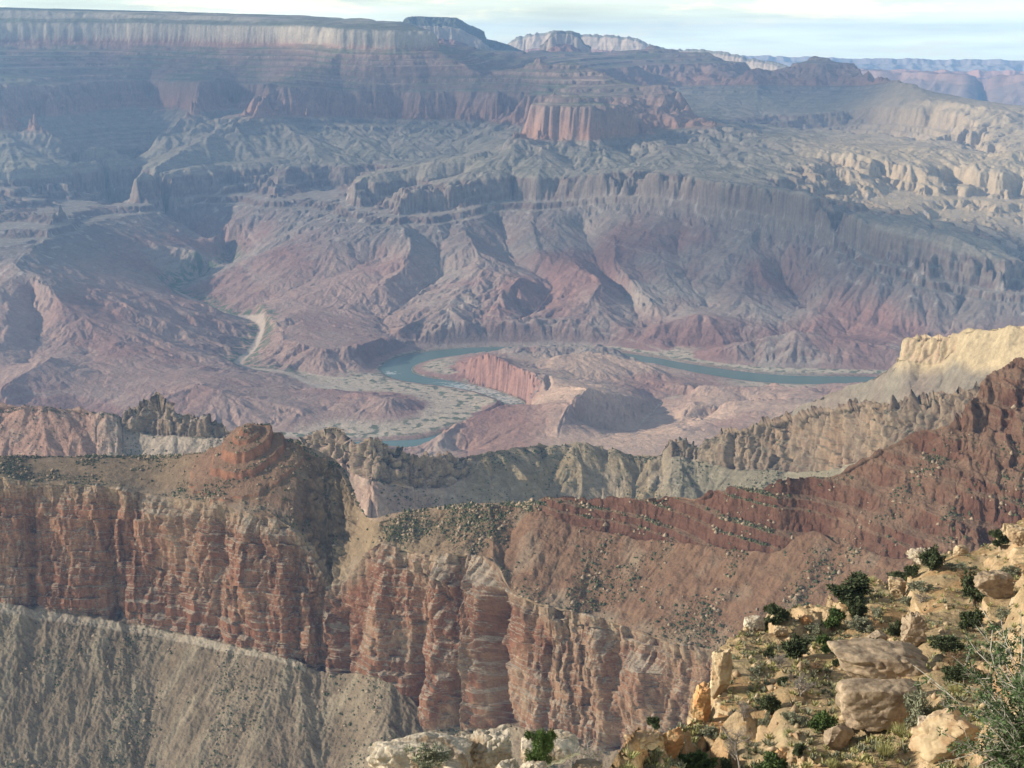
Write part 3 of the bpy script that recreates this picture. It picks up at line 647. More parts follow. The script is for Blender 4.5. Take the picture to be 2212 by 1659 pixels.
    ld = mixc(ld, (.235, .155, .108), np.clip(sst(.5, .75, up) * .6 + (1 - riser) * .6, 0, .85)); ld = mixc(ld, (.115, .055, .041), riser * .55)
    col = np.broadcast_to(np.array((.34, .25, .18), f32), P.shape).copy()
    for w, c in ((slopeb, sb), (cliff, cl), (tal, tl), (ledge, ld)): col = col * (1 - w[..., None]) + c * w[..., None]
    hm = sst(3, 9, hat) * (SG <= 2); col = mixc(col, (.25, .155, .105), hm * .8)
    ln = (hm > .5) * (up < .62); col = mixc(col, (.27, .12, .075), ln * .8)
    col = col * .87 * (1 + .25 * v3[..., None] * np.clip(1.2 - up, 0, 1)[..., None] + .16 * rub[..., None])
    mat = ground_mat('near_wall_rock', ((.05, .16), (.5, .22)), ((.12, 3.0), (.7, .6)))
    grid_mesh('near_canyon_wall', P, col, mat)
    return P, n, SG, XP, FR
def blur3(P, k): return np.stack([blur(P[..., i], k) for i in range(3)], -1)
NEAR = build_near()

def build_middle():
    sky = [(-100, 878), (0, 878), (100, 880), (190, 890), (240, 897), (264, 899), (270, 884), (290, 874), (306, 868), (345, 866), (368, 874), (382, 886), (400, 893), (440, 899), (465, 910), (490, 928), (530, 945), (580, 957), (640, 957), (662, 940), (690, 932), (720, 930), (738, 938), (750, 962), (768, 964), (790, 946), (815, 950), (835, 965), (860, 968), (880, 980), (905, 988), (935, 980), (1000, 985), (1050, 978), (1110, 970), (1165, 963), (1260, 964), (1300, 975), (1370, 985), (1430, 980), (1448, 950), (1475, 948), (1510, 962), (1524, 942), (1560, 925), (1600, 918), (1660, 908), (1720, 897), (1760, 882), (1800, 875), (1850, 870), (1900, 862), (2000, 850), (2312, 800)]
    mid = [(-100, 882), (240, 901), (264, 922), (300, 934), (400, 945), (480, 945), (540, 957), (580, 967), (640, 978), (670, 987), (740, 1002), (780, 1030), (850, 1045), (900, 1052), (960, 1055), (1000, 1035), (1050, 1010), (1165, 985), (1300, 1000), (1420, 992), (1470, 985), (1530, 1000), (1600, 1010), (1700, 1020), (1800, 1010), (1900, 985), (2000, 930), (2312, 860)]
    bot = [(-100, 1040), (600, 1060), (780, 1160), (900, 1170), (1100, 1150), (1300, 1130), (1600, 1110), (1900, 1030), (2312, 920)]
    ar = [(-100, 2700), (300, 2600), (480, 2500), (700, 2350), (800, 2250), (900, 2260), (1000, 2330), (1165, 2420), (1300, 2440), (1420, 2420), (1500, 2400), (1700, 2300), (1900, 2100), (2312, 1900)]
    s0 = [(-100, .6), (255, .6), (268, 2.2), (480, 2.2), (640, 1.6), (900, 1.7), (970, .9), (1060, .38), (1400, .38), (1450, 1.3), (1520, 2.4), (1850, 2.2), (1950, 1.2), (2312, 1.0)]
    s1 = [(-100, .55), (1000, .5), (1165, .42), (2312, .5)]
    P, seg, fr, xs = make_sheet(-100, 2312, int(1500 * Q), [sky, mid, bot], 0, ar, [s0, s1], [int(150 * Q), int(190 * Q)], back=(420, 260, 20), sm=int(3 * Q))
    SG = np.broadcast_to(seg[:, None], P.shape[:2]); FR = fr[:, None]; XP = np.broadcast_to(xs[None].astype(f32), P.shape[:2])
    crag = (sst(250, 275, XP) * (1 - sst(970, 1060, XP)) + sst(1430, 1460, XP)).astype(f32); cliff = blur((SG == 1) * crag, 3).astype(f32)
    x, y, z = P[..., 0], P[..., 1], P[..., 2]; n = normals(blur3(P, 3))
    tower = np.sqrt(np.abs(fbm3(x / 24, y / 24, z / 300, 3, 3)) + .01) * 3.0 - 1.2; sm_ = fbm3(x / 9, y / 9, z / 20, 4, 23); dl = fbm3(x / 130, y / 130, z / 400, 3, 7)
    gx = n[..., 0] / np.maximum(np.abs(n[..., 2]), .2); gy = n[..., 1] / np.maximum(np.abs(n[..., 2]), .2)
    gl = gully(x, y, -gx, -gy, 150.0, 4, .55, .35, 51); rub = fbm3(x / 16, y / 16, z / 16, 4, 43)
    w1 = 1 - cliff
    green = (sst(960, 1060, XP) * (1 - sst(1420, 1470, XP))).astype(f32)
    back = (SG == 0)
    uu = XP * .75 + fbm3(x / 22, y / 22, z / 22, 3, 95) * 9; zw = z + fbm2(XP / 60, z / 50, 3, 97) * 8
    dsp = cliff * (tower * 8 + sm_ * 4 + dl * 24 + blocks(uu, zw, 17, 40, 3) * 4.5 + blocks(uu, zw, 8, 15, 13) * 2.5 + blocks(uu * 0, zw, 1, 8, 33) * 2) + w1 * (gl * (5 + green * 2) + rub * 2.2 + dl * 8 + green * 15 * fbm3(x / 260, y / 260, z / 260, 2, 9)) * (~back)
    P = P + n * dsp[..., None]
    P[..., 2] += (SG <= 1) * crag * np.clip(1 - FR * 1.6, 0, 1) * np.where(back, np.clip(FR * 3 - 2, 0, 1), 1) * (tower * 2.5 + sm_ * 4 + blocks(uu, zw * 0, 22, 40, 53) * 4 - 3)
    ti, to = step_table(-1300, 0, 16, .8, 25, .62); zz = P[..., 2] + dl * 6; P[..., 2] += (np.interp(zz, ti, to) - zz) * (cliff * .55 * sst(1440, 1520, XP) + green * .18)
    n = normals(P); up = n[..., 2]; x, y, z = P[..., 0], P[..., 1], P[..., 2]
    v1 = fbm3(x / 80, y / 80, z / 80, 4, 61); v2 = fbm3(x / 9, y / 9, z / 70, 4, 71); v3 = fbm3(x / 20, y / 20, z / 4, 3, 81)
    rock = mixc(np.broadcast_to(np.array((.175, .125, .092), f32), P.shape), (.255, .20, .145), np.clip(.4 + v2 * 1.2 + v1, 0, 1))
    rock = mixc(rock, (.27, .175, .115), sst(1500, 1700, XP) * np.clip(.2 + v1 * 1.5, 0, .8))
    rock = mixc(rock, (.14, .105, .085), np.clip(-v2 * 1.6 - .2, 0, .6))
    slope = mixc(np.broadcast_to(np.array((.33, .275, .225), f32), P.shape), (.35, .215, .17), np.clip(sst(300, 150, XP) * 1.0 + sst(600, 700, XP) * sst(1000, 900, XP) * .5 + v1 * .5, 0, 1))
    slope = mixc(slope, (.27, .21, .13), green * np.clip(.85 + v1, 0, 1)); slope = mixc(slope, (.19, .17, .12), sst(1400, 1480, XP) * .9)
    slope = mixc(slope, (.34, .30, .24), np.clip(v3 * 1.1 - .15, 0, .4)); slope = mixc(slope, (.17, .165, .11), np.clip(rub * 1.6 - .35, 0, .5) * np.clip(green + sst(1400, 1500, XP), 0, 1))
    cw = np.clip(cliff * sst(.8, .55, up) * 1.2, 0, 1)
    col = mixc(slope, (0, 0, 0), cw) + rock * cw[..., None]
    col = col * (1 + .2 * v3[..., None])
    global MID; MID = (P, n, SG, cw)
    grid_mesh('middle_rock_ridge', P, col, ground_mat('middle_rock', ((.03, .16), (.25, .2)), ((.08, 4.0), (.4, 1.0))))
    # the yellow knob and grey slope behind it on the right
    sky = [(1380, 1000), (1500, 975), (1600, 935), (1700, 890), (1760, 866), (1800, 850), (1880, 820), (1920, 798), (1946, 772), (1950, 748), (1962, 730), (2000, 728), (2040, 729), (2080, 718), (2110, 711), (2140, 713), (2180, 703), (2212, 708), (2360, 690)]
    mid = [(1380, 1003), (1600, 938), (1700, 893), (1880, 824), (1930, 800), (1950, 780), (2000, 786), (2036, 784), (2060, 760), (2080, 772), (2110, 792), (2212, 780), (2360, 760)]
    bot = [(1380, 1040), (1700, 985), (1900, 920), (2360, 860)]
    ar = [(1380, 3500), (1700, 3200), (1950, 2950), (2212, 2750), (2360, 2700)]
    s0 = [(1380, .5), (1920, .5), (1948, 2.0), (2050, 2.0), (2075, .75), (2360, .7)]; s1 = [(1380, .52), (2360, .52)]
    P, seg, fr, xs = make_sheet(1380, 2360, int(640 * Q), [sky, mid, bot], 0, ar, [s0, s1], [int(90 * Q), int(140 * Q)], back=(420, 260, 16), sm=int(3 * Q))
    SG = np.broadcast_to(seg[:, None], P.shape[:2]); FR = fr[:, None]; XP = np.broadcast_to(xs[None].astype(f32), P.shape[:2])
    x, y, z = P[..., 0], P[..., 1], P[..., 2]; n = normals(blur3(P, 3))
    cliff = blur((SG == 1) * sst(1930, 1950, XP) * (1 - sst(2050, 2080, XP)), 2).astype(f32)
    gx = n[..., 0] / np.maximum(np.abs(n[..., 2]), .2); gy = n[..., 1] / np.maximum(np.abs(n[..., 2]), .2); gl = gully(x, y, -gx, -gy, 130.0, 3, .55, .35, 71)
    tower = np.sqrt(np.abs(fbm3(x / 40, y / 40, z / 300, 3, 5)) + .01) * 3.0 - 1.2; sm_ = fbm3(x / 11, y / 11, z / 24, 4, 25); rub = fbm3(x / 18, y / 18, z / 18, 4, 45)
    P = P + n * ((cliff * (tower * 10 + sm_ * 6) + (1 - cliff) * (gl * 6 + rub * 2.5)) * (SG > 0))[..., None]
    v1 = fbm3(x / 90, y / 90, z / 90, 4, 61); v2 = fbm3(x / 10, y / 10, z / 60, 4, 73)
    yl = sst(1925, 1950, XP) * np.where(SG <= 1, 1, np.clip(1 - FR * 4.0 + (XP - 2000) / 900, 0, 1))
    col = mixc(np.broadcast_to(np.array((.225, .20, .155), f32), P.shape), (.20, .155, .125), np.clip(.3 + v1, 0, 1)); col = mixc(col, (.43, .345, .215), yl * .95)
    col = mixc(col, (.40, .29, .20), cliff * np.clip(.35 + v2 * 1.5, 0, 1)); col = col * (1 + .3 * v2[..., None] + .2 * rub[..., None])
    grid_mesh('yellow_knob_hill', P, col, ground_mat('knob_rock', ((.03, .16), (.25, .2)), ((.08, 4.0),)))
build_middle()

# ---------------------------------------------------------------- the rim slope in front
def build_rim():
    sky = [(1280, 1690), (1330, 1625), (1345, 1606), (1380, 1596), (1430, 1588), (1460, 1562), (1480, 1545), (1500, 1506), (1530, 1500), (1548, 1470), (1560, 1430), (1570, 1402), (1590, 1378), (1610, 1358), (1640, 1348), (1680, 1338), (1700, 1324), (1740, 1316), (1800, 1304), (1850, 1284), (1880, 1268), (1900, 1260), (1960, 1248), (1975, 1224), (2000, 1208), (2040, 1192), (2090, 1187), (2130, 1180), (2170, 1162), (2212, 1142), (2420, 1060)]
    bot = [(1280, 1770), (2420, 1770)]
    ar = [(1280, 60), (1345, 72), (1430, 84), (1500, 105), (1560, 122), (1640, 135), (1740, 146), (1850, 156), (2000, 182), (2212, 212), (2420, 232)]
    s0 = [(1280, -.05), (1400, -.12), (1560, -.2), (1700, -.245), (2000, -.25), (2420, -.25)]
    P, seg, fr, xs = make_sheet(1280, 2420, int(1150 * Q), [sky, bot], 0, ar, [s0], [int(900 * Q)], back=(22, 55, 40), sm=3)
    SG = np.broadcast_to(seg[:, None], P.shape[:2]); FR = fr[:, None]; XP = np.broadcast_to(xs[None].astype(f32), P.shape[:2])
    x, y, z = P[..., 0], P[..., 1], P[..., 2]; n = normals(blur3(P, 3)); n[..., 2] = np.abs(n[..., 2])
    lump = fbm3(x / 14, y / 14, z / 9, 4, 7); rocky = sst(-.05, .28, fbm2(x / 16, y / 16, 3, 17) + .35 * sst(1640, 1540, XP) + .30 * sst(.12, .0, FR) + .08); chip = fbm3(x / 2.2, y / 2.2, z / 1.6, 4, 27); cr = 1 - np.abs(fbm3(x / 5, y / 5, z / 5, 3, 37)) * 3
    edge = np.where(SG == 0, FR, 1)
    d = lump * 2.6 + rocky * (chip * 1.0 + cr * .9) + (1 - rocky) * chip * .16
    P = P + n * (d * np.clip(edge * 1.5 - .5, 0, 1))[..., None]
    ti, to = step_table(-140, 0, 2.6, .85, 45, .62); zz = P[..., 2] + fbm2(x / 20, y / 20, 2, 47) * 2.5; P[..., 2] += (np.interp(zz, ti, to) - zz) * (.2 + rocky * .75)
    n = normals(P); up = n[..., 2]; x, y, z = P[..., 0], P[..., 1], P[..., 2]
    v1 = fbm2(x / 11, y / 11, 4, 61); v2 = fbm3(x / 1.6, y / 1.6, z / 1.6, 4, 71)
    soil = mixc(np.broadcast_to(np.array((.36, .26, .145), f32), P.shape), (.42, .335, .215), np.clip(.4 + v1 * 1.5, 0, 1)); soil = mixc(soil, (.40, .21, .095), np.clip(-v1 * 1.6 - .12, 0, .7))
    soil = mixc(soil, (.20, .20, .09), np.clip(v2 * 1.8 - .15, 0, .8) * sst(.6, .85, up))
    rock = mixc(np.broadcast_to(np.array((.47, .365, .235), f32), P.shape), (.44, .265, .135), np.clip(.2 + v1 * 1.2 + .5 * sst(1620, 1500, XP), 0, .9)); rock = mixc(rock, (.52, .44, .33), np.clip(v2 * 1.4, 0, .7)); rock = mixc(rock, (.30, .24, .19), np.clip(-v2 * 1.4 - .2, 0, .6))
    w = np.clip(rocky * sst(.92, .7, up) * 1.3 + sst(.62, .45, up), 0, 1)
    pale = sst(1660, 1730, 1e-6 + project(P)[1]) * sst(1560, 1800, XP) * .8
    col = mixc(soil, (.50, .41, .285), np.clip(pale, 0, 1)); col = col * (1 - w[..., None]) + rock * w[..., None]
    col = col * (1 + .25 * v2[..., None])
    grid_mesh('rim_slope', P, col, ground_mat('rim_limestone', ((.6, .18), (4.0, .25)), ((1.2, .35), (6.0, .08))))
    xs2 = np.linspace(-300, 2600, int(500 * Q)); lg = [(-300, 1745), (700, 1720), (800, 1685), (1250, 1680), (1400, 1705), (1900, 1712), (2050, 1700), (2600, 1680)]
    P2, sg2, f2, _ = make_sheet(-300, 2600, len(xs2), [lg, [(-300, 2300), (2600, 2300)]], 0, [(-300, 25), (1250, 24), (1500, 20), (1900, 15.5), (2600, 15)], [[(-300, -.05), (2600, -.05)]], [int(160 * Q)], back=(2, 9, 20))
    x, y, z = P2[..., 0], P2[..., 1], P2[..., 2]; c = fbm3(x / 1.5, y / 1.5, z / 1.5, 4, 87); P2[..., 2] += (c * .25) * np.where(sg2 == 0, 0, 1)[:, None]
    col = mixc(np.broadcast_to(np.array((.55, .46, .33), f32), P2.shape), (.36, .29, .2), np.clip(.4 + c * 1.5, 0, 1))
    grid_mesh('rim_ledge', P2, col, ground_mat('ledge_limestone', ((2.0, .2), (12.0, .25)), ((6.0, .05),)))
    return P, P2
def project(P):
    x, y, z = P[..., 0], P[..., 1], P[..., 2]; dep = y * cp - z * sp; v = y * sp + z * cp
    return CX + FOC * x / np.maximum(dep, .01), CY - FOC * v / np.maximum(dep, .01)
RIM, LEDGE = build_rim()
_rx, _ry = project(RIM); _rr = np.hypot(RIM[..., 0], RIM[..., 1])
def hit(px, py):
    """the nearest point of the rim slope seen at this place of the picture"""
    d = (_rx - px) ** 2 + (_ry - py) ** 2
    m = d < max(d.min() * 1.5, 16.0); i = np.argmin(np.where(m, _rr, 1e9)); return RIM.reshape(-1, 3)[i].astype(float)

# ---------------------------------------------------------------- rocks and plants
def flat_mat(name, c, rough=.9, var=.3, sc=6.0, bump=0.0, trans=None):
    m = bpy.data.materials.new(name); m.use_nodes = True; N = m.node_tree.nodes; L = m.node_tree.links; b = N['Principled BSDF']; b.inputs['Roughness'].default_value = rough; b.inputs['Specular IOR Level'].default_value = .2
    geo = N.new('ShaderNodeNewGeometry'); n = N.new('ShaderNodeTexNoise'); n.inputs['Scale'].default_value = sc; n.inputs['Detail'].default_value = 6; L.new(geo.outputs['Position'], n.inputs['Vector'])
    mx = N.new('ShaderNodeMix'); mx.data_type = 'RGBA'; mx.inputs[6].default_value = tuple(v * (1 - var) for v in c) + (1,); mx.inputs[7].default_value = tuple(min(v * (1 + var), .9) for v in c) + (1,)
    r = N.new('ShaderNodeMapRange'); r.inputs[1].default_value = .35; r.inputs[2].default_value = .65; L.new(n.outputs[0], r.inputs[0]); L.new(r.outputs[0], mx.inputs[0]); L.new(mx.outputs[2], b.inputs['Base Color'])
    if bump:
        bp = N.new('ShaderNodeBump'); bp.inputs['Distance'].default_value = bump; L.new(n.outputs[0], bp.inputs['Height']); L.new(bp.outputs[0], b.inputs['Normal'])
    return m
def tag(o, label, cat, group=None):
    o['label'] = label; o['category'] = cat
    if group: o['group'] = group
    return o
def empty(name, loc, label, cat, group=None):
    o = bpy.data.objects.new(name, None); C.objects.link(o); o.location = loc; o.empty_display_size = .2; return tag(o, label, cat, group)
def rock_mesh(dim, seed, n=40, planes=16, rough=.05, lay=0.0, cut=.62):
    """a weathered block: random planes cut from a ball, roughened, with bedding notches"""
    g = np.random.default_rng(seed); V = []; F = []
    t = np.linspace(-1, 1, n); a, b = np.meshgrid(t, t)
    for ax in range(3):
        for sgn in (-1, 1):
            v = np.zeros((n, n, 3)); v[..., ax] = sgn; v[..., (ax + 1) % 3] = a * sgn; v[..., (ax + 2) % 3] = b; k = sum(len(q) for q in V)
            V.append(v.reshape(-1, 3)); i = np.arange(n * n).reshape(n, n) + k; F.append(np.stack([i[:-1, :-1], i[:-1, 1:], i[1:, 1:], i[1:, :-1]], -1).reshape(-1, 4))
    D = np.concatenate(V); D = np.tan(D * .72) ; D /= np.linalg.norm(D, axis=1, keepdims=True); F = np.concatenate(F)
    N_ = g.normal(size=(planes, 3)); N_ /= np.linalg.norm(N_, axis=1, keepdims=True); N_ = np.vstack([N_, np.eye(3), -np.eye(3)]); dd = np.concatenate([g.uniform(cut, .98, planes), g.uniform(.7, .85, 6)])
    den = D @ N_.T; r = np.min(np.where(den > .05, dd / np.maximum(den, .05), 9), axis=1)
    P = D * np.minimum(r, 1.05)[:, None] * np.asarray(dim) * .5
    sc = float(np.mean(dim)); o = g.uniform(0, 50)
    q = P / sc; f = fbm3(q[:, 0] * 2.2 + o, q[:, 1] * 2.2, q[:, 2] * 2.2, 5, seed % 50); f2 = 1 - np.abs(fbm3(q[:, 0] * 3 + o, q[:, 1] * 3, q[:, 2] * 5, 3, seed % 40 + 3)) * 4
    k = 1 + f * rough * 4 - np.clip(f2, 0, 1) * rough * 2.0
    if lay: k = k - lay * np.clip(np.sin((P[:, 2] / sc * 14) + f * 5) - .4, 0, 1)
    # weld the six faces
    P = P * k[:, None]; key = np.round(D * 1e5).astype(np.int64); _, first, inv = np.unique(key, axis=0, return_index=True, return_inverse=True)
    return P[first], inv.reshape(-1)[F]
def rockm(name, c, c2, sc=1.5):
    m = flat_mat(name, c, .92, .22, sc, .12); N = m.node_tree.nodes; L = m.node_tree.links; b = N['Principled BSDF']
    src = b.inputs['Base Color'].links[0].from_socket; geo = N['Geometry']; n = N.new('ShaderNodeTexNoise'); n.inputs['Scale'].default_value = sc * .45; n.inputs['Detail'].default_value = 7; n.inputs['Roughness'].default_value = .7; L.new(geo.outputs['Position'], n.inputs['Vector'])
    r = N.new('ShaderNodeMapRange'); r.inputs[1].default_value = .47; r.inputs[2].default_value = .62; L.new(n.outputs[0], r.inputs[0])
    mx = N.new('ShaderNodeMix'); mx.data_type = 'RGBA'; L.new(r.outputs[0], mx.inputs[0]); L.new(src, mx.inputs[6]); mx.inputs[7].default_value = c2 + (1,); L.new(mx.outputs[2], b.inputs['Base Color']); return m
RM = {'white': rockm('white_limestone', (.48, .43, .355), (.26, .195, .135), 5.0), 'buff': rockm('buff_limestone', (.355, .285, .21), (.20, .155, .115), 2.0), 'cream': rockm('cream_limestone', (.45, .36, .245), (.33, .225, .14), 1.4), 'orange': rockm('orange_limestone', (.45, .24, .11), (.50, .37, .22), 1.4)}
def boulder(px, py, w, h, depth, rr, mat, seed, label, rot=0, lay=0.0, rough=.05, sink=.25, n=40, tilt=0, cat='rock', cut=.62, parts=()):
    """w, h: size in picture units; stands on the ground point seen at (px, py)"""
    if rr: b = P3(px, py, rr)
    else: b = hit(px, py)
    k = float(np.linalg.norm(b)) / FOC; dim = np.array([w * k * 1.15, depth * k, h * k * 1.25]); V, F = rock_mesh(dim, seed, n, 16, rough, lay, cut)
    o = raw_mesh('boulder', V, F, RM[mat], True); o.location = (b[0], b[1] + dim[1] * .2, b[2] + dim[2] * (.5 - sink)); o.rotation_euler = (0, R_(tilt), R_(rot)); tag(o, label, cat)
    o.data.set_sharp_from_angle(angle=R_(38)) if hasattr(o.data, 'set_sharp_from_angle') else None
    return o
def build_rocks():
    B = boulder
    B(1905, 1572, 195, 100, 120, 0, 'buff', 11, 'huge square buff boulder with a dark crack down its front face', 8, .02, .035, .12, cut=.72)
    B(1898, 1500, 225, 62, 170, 0, 'buff', 12, 'broad flat grey cap slab lying on the huge cracked boulder', -6, .03, .04, -.35, cut=.6)
    B(1893, 1408, 56, 34, 40, 0, 'buff', 13, 'pointed tan block perched at the upper end of the flat grey slab', 20, 0, .04, -.15, tilt=-12)
    B(1966, 1412, 60, 85, 50, 0, 'buff', 14, 'knobbly dark brown rock stack behind the flat grey slab', 0, .05, .08, .05, cut=.5)
    B(1808, 1622, 66, 52, 40, 0, 'buff', 15, 'grey tilted slab with a square end below the huge cracked boulder', 25, 0, .03, .1, tilt=24, cut=.7)
    B(1690, 1668, 42, 48, 40, 0, 'orange', 16, 'rusty brown upright rock at the bottom edge left of the pale gravel', 10, 0, .05, .1)
    B(2040, 1640, 150, 120, 120, 0, 'cream', 17, 'large cream outcrop block beside the thorny shrub', -15, .03, .07, .25, cut=.5)
    B(1455, 1640, 52, 76, 46, 0, 'orange', 18, 'big orange broken crag above the rubble left of the slope', 12, .0, .06, .1, cut=.5)
    B(1392, 1622, 90, 40, 60, 0, 'cream', 19, 'pile-like cream rock with loose rubble left of the orange crag', 0, .02, .09, .2, cut=.5)
    B(1515, 1560, 46, 92, 50, 0, 'orange', 20, 'tall orange cliff block at the left edge of the slope', 0, .03, .06, .15, cut=.55)
    B(1560, 1500, 54, 110, 50, 0, 'cream', 21, 'tall cream cliff block on the slope edge under the dome rock', 0, .03, .06, .15, cut=.6)
    B(1629, 1362, 48, 34, 40, 0, 'white', 22, 'pale dome shaped rock on the crest left of the two junipers', 0, 0, .03, .1)
    B(1937, 1288, 40, 46, 40, 0, 'cream', 23, 'cream knob on the crest right of the widest dark tree', 0, .02, .06, .1, cut=.5)
    B(1996, 1218, 62, 34, 40, 0, 'white', 24, 'white broken rock on the crest under the tree near the top right', 0, .02, .1, .1, cut=.5)
    B(2075, 1196, 34, 20, 30, 0, 'cream', 25, 'small cream block on the upper crest', 0, 0, .06, .1)
    B(2196, 1172, 44, 36, 40, 0, 'cream', 26, 'cream block at the right edge of the picture on the top of the crest', 0, .02, .06, .1)
    B(2150, 1290, 90, 60, 60, 0, 'buff', 27, 'tan ledge rock under the right edge of the upper slope', 0, .05, .06, .2, cut=.55)
    B(1685, 1372, 34, 24, 30, 0, 'cream', 28, 'small cream block beside the left crest juniper', 0, 0, .06, .15)
    B(1745, 1350, 30, 22, 30, 0, 'orange', 29, 'small orange ledge block on the crest beside the open grey tree', 0, .03, .06, .15)
    B(2000, 1590, 36, 44, 36, 0, 'white', 30, 'white upright stone beside the grey sage on the cream outcrop', 0, 0, .05, .1)
    # nearest rocks along the bottom edge
    B(905, 1690, 235, 74, 160, 23.0, 'white', 31, 'long rounded white boulder with lichen at the bottom edge', -8, .0, .055, .02, n=70, cut=.68)
    B(1058, 1680, 104, 92, 90, 23.6, 'white', 32, 'blocky upright white boulder beside the long rounded one', 14, .03, .06, .05, n=70, cut=.6)
    B(1012, 1625, 56, 34, 60, 23.9, 'white', 38, 'knobbly white rock on the shoulder of the upright boulder', 5, .03, .09, .1, n=50, cut=.5)
    B(1190, 1656, 128, 54, 110, 25.5, 'white', 33, 'flat topped white boulder behind the small green pinyon', 6, .0, .045, .05, n=60, cut=.7)
    B(1095, 1690, 60, 44, 60, 22.6, 'white', 34, 'low grey stone between the white boulders', 30, 0, .05, .1, n=46)
    B(1150, 1698, 72, 50, 60, 22.2, 'white', 35, 'grey stone in front of the pinyon trunk', -20, 0, .05, .1, n=46)
    B(1270, 1700, 80, 50, 60, 22.5, 'buff', 36, 'brown stone under the bare grey tree', 10, 0, .05, .1, n=46)
build_rocks()

def tube(V, F, pts, rad, k=6):
    """adds a tapered tube along pts"""
    pts = np.asarray(pts, float); b = len(V)
    for i, p in enumerate(pts):
        d = pts[min(i + 1, len(pts) - 1)] - pts[max(i - 1, 0)]; d = d / (np.linalg.norm(d) + 1e-9); u = np.cross(d, (0.3, .5, .81)); u /= np.linalg.norm(u); w = np.cross(d, u)
        for j in range(k): V.append(p + rad[i] * (u * math.cos(j * 2 * math.pi / k) + w * math.sin(j * 2 * math.pi / k)))
    for i in range(len(pts) - 1):
        for j in range(k): F.append((b + i * k + j, b + i * k + (j + 1) % k, b + (i + 1) * k + (j + 1) % k, b + (i + 1) * k + j))
def leaves(g, centres, radius, n, size, long=1.0):
    """n small leaf faces scattered in clumps"""
    c = np.asarray(centres)[g.integers(0, len(centres), n)]; d = g.normal(size=(n, 3)); d /= np.linalg.norm(d, axis=1, keepdims=True)
    p = c + d * (radius * g.uniform(.15, 1.0, n) ** .55)[:, None] * np.array([1, 1, .8]); a = d + g.normal(size=(n, 3)) * .6; a /= np.linalg.norm(a, axis=1, keepdims=True)
    b = np.cross(a, g.normal(size=(n, 3))); b /= np.linalg.norm(b, axis=1, keepdims=True); s = size * g.uniform(.6, 1.4, (n, 1))
    V = np.stack([p - b * s * .5, p + a * s * long - b * s * .3, p + a * s * long * 1.1 + b * s * .3, p + b * s * .5], 1).reshape(-1, 3); return V, np.arange(4 * n).reshape(n, 4)
LEAF = {'pinyon': flat_mat('pinyon_needles', (.085, .135, .045), .7, .45, 3.0), 'dark': flat_mat('juniper_foliage', (.066, .088, .044), .7, .4, 2.0), 'sage': flat_mat('sage_leaves', (.21, .225, .16), .8, .3, 4.0), 'grass': flat_mat('dry_grass', (.36, .36, .17), .8, .3, 6.0), 'bitter': flat_mat('thorny_leaves', (.060, .095, .040), .6, .5, 9.0)}
BARK = flat_mat('bark', (.17, .135, .11), .95, .35, 8.0); GREYBARK = flat_mat('weathered_twigs', (.27, .245, .225), .9, .3, 9.0); BROWNTWIG = flat_mat('brown_twigs', (.24, .165, .105), .9, .3, 9.0); PALETWIG = flat_mat('pale_twigs', (.42, .39, .35), .85, .25, 20.0)
def skeleton(g, h, w, trunks=1, spread=1.0, levels=2, kids=7, r0=.05):
    """branch tubes of unit tree; returns V, F, tips"""
    V, F, tips = [], [], []
    def grow(p, d, L, r, lev):
        n = 5; pts = [p]; dd = d
        for i in range(n): dd = dd + g.normal(size=3) * .16 + np.array([0, 0, .05]); dd /= np.linalg.norm(dd); pts.append(pts[-1] + dd * L / n)
        tube(V, F, pts, np.linspace(r, r * .42, n + 1), 6 if lev == 0 else 4)
        if lev >= levels: tips.append(pts[-1]); tips.append(pts[-2]); return
        for k in range(kids):
            t = g.uniform(.25, 1.0); i = min(int(t * n), n - 1); q = pts[i] + (pts[i + 1] - pts[i]) * (t * n - i); a = g.uniform(0, 2 * math.pi); e = g.uniform(-.1, .8); nd = np.array([math.cos(a) * spread, math.sin(a) * spread, e]); nd = nd / np.linalg.norm(nd) + dd * .35; nd /= np.linalg.norm(nd)
            grow(q, nd, L * g.uniform(.4, .62), r * .5, lev + 1)
        tips.append(pts[-1])
    for t in range(trunks):
        a = g.uniform(0, 6.28); d = np.array([math.cos(a) * .25 * (trunks > 1), math.sin(a) * .25 * (trunks > 1), 1.0]); d /= np.linalg.norm(d)
        grow(np.array([0.0, 0, -.04]), d, .62 * h, r0, 0)
    V = np.array(V); T = np.array(tips); k = w / max(.1, np.percentile(np.abs(T[:, :2]), 96) * 2 * 1.12); V[:, :2] *= k; T[:, :2] *= k; kz = h / (T[:, 2].max() * 1.08); V[:, 2] *= kz; T[:, 2] *= kz
    return V, np.array(F), T
VAR = {}
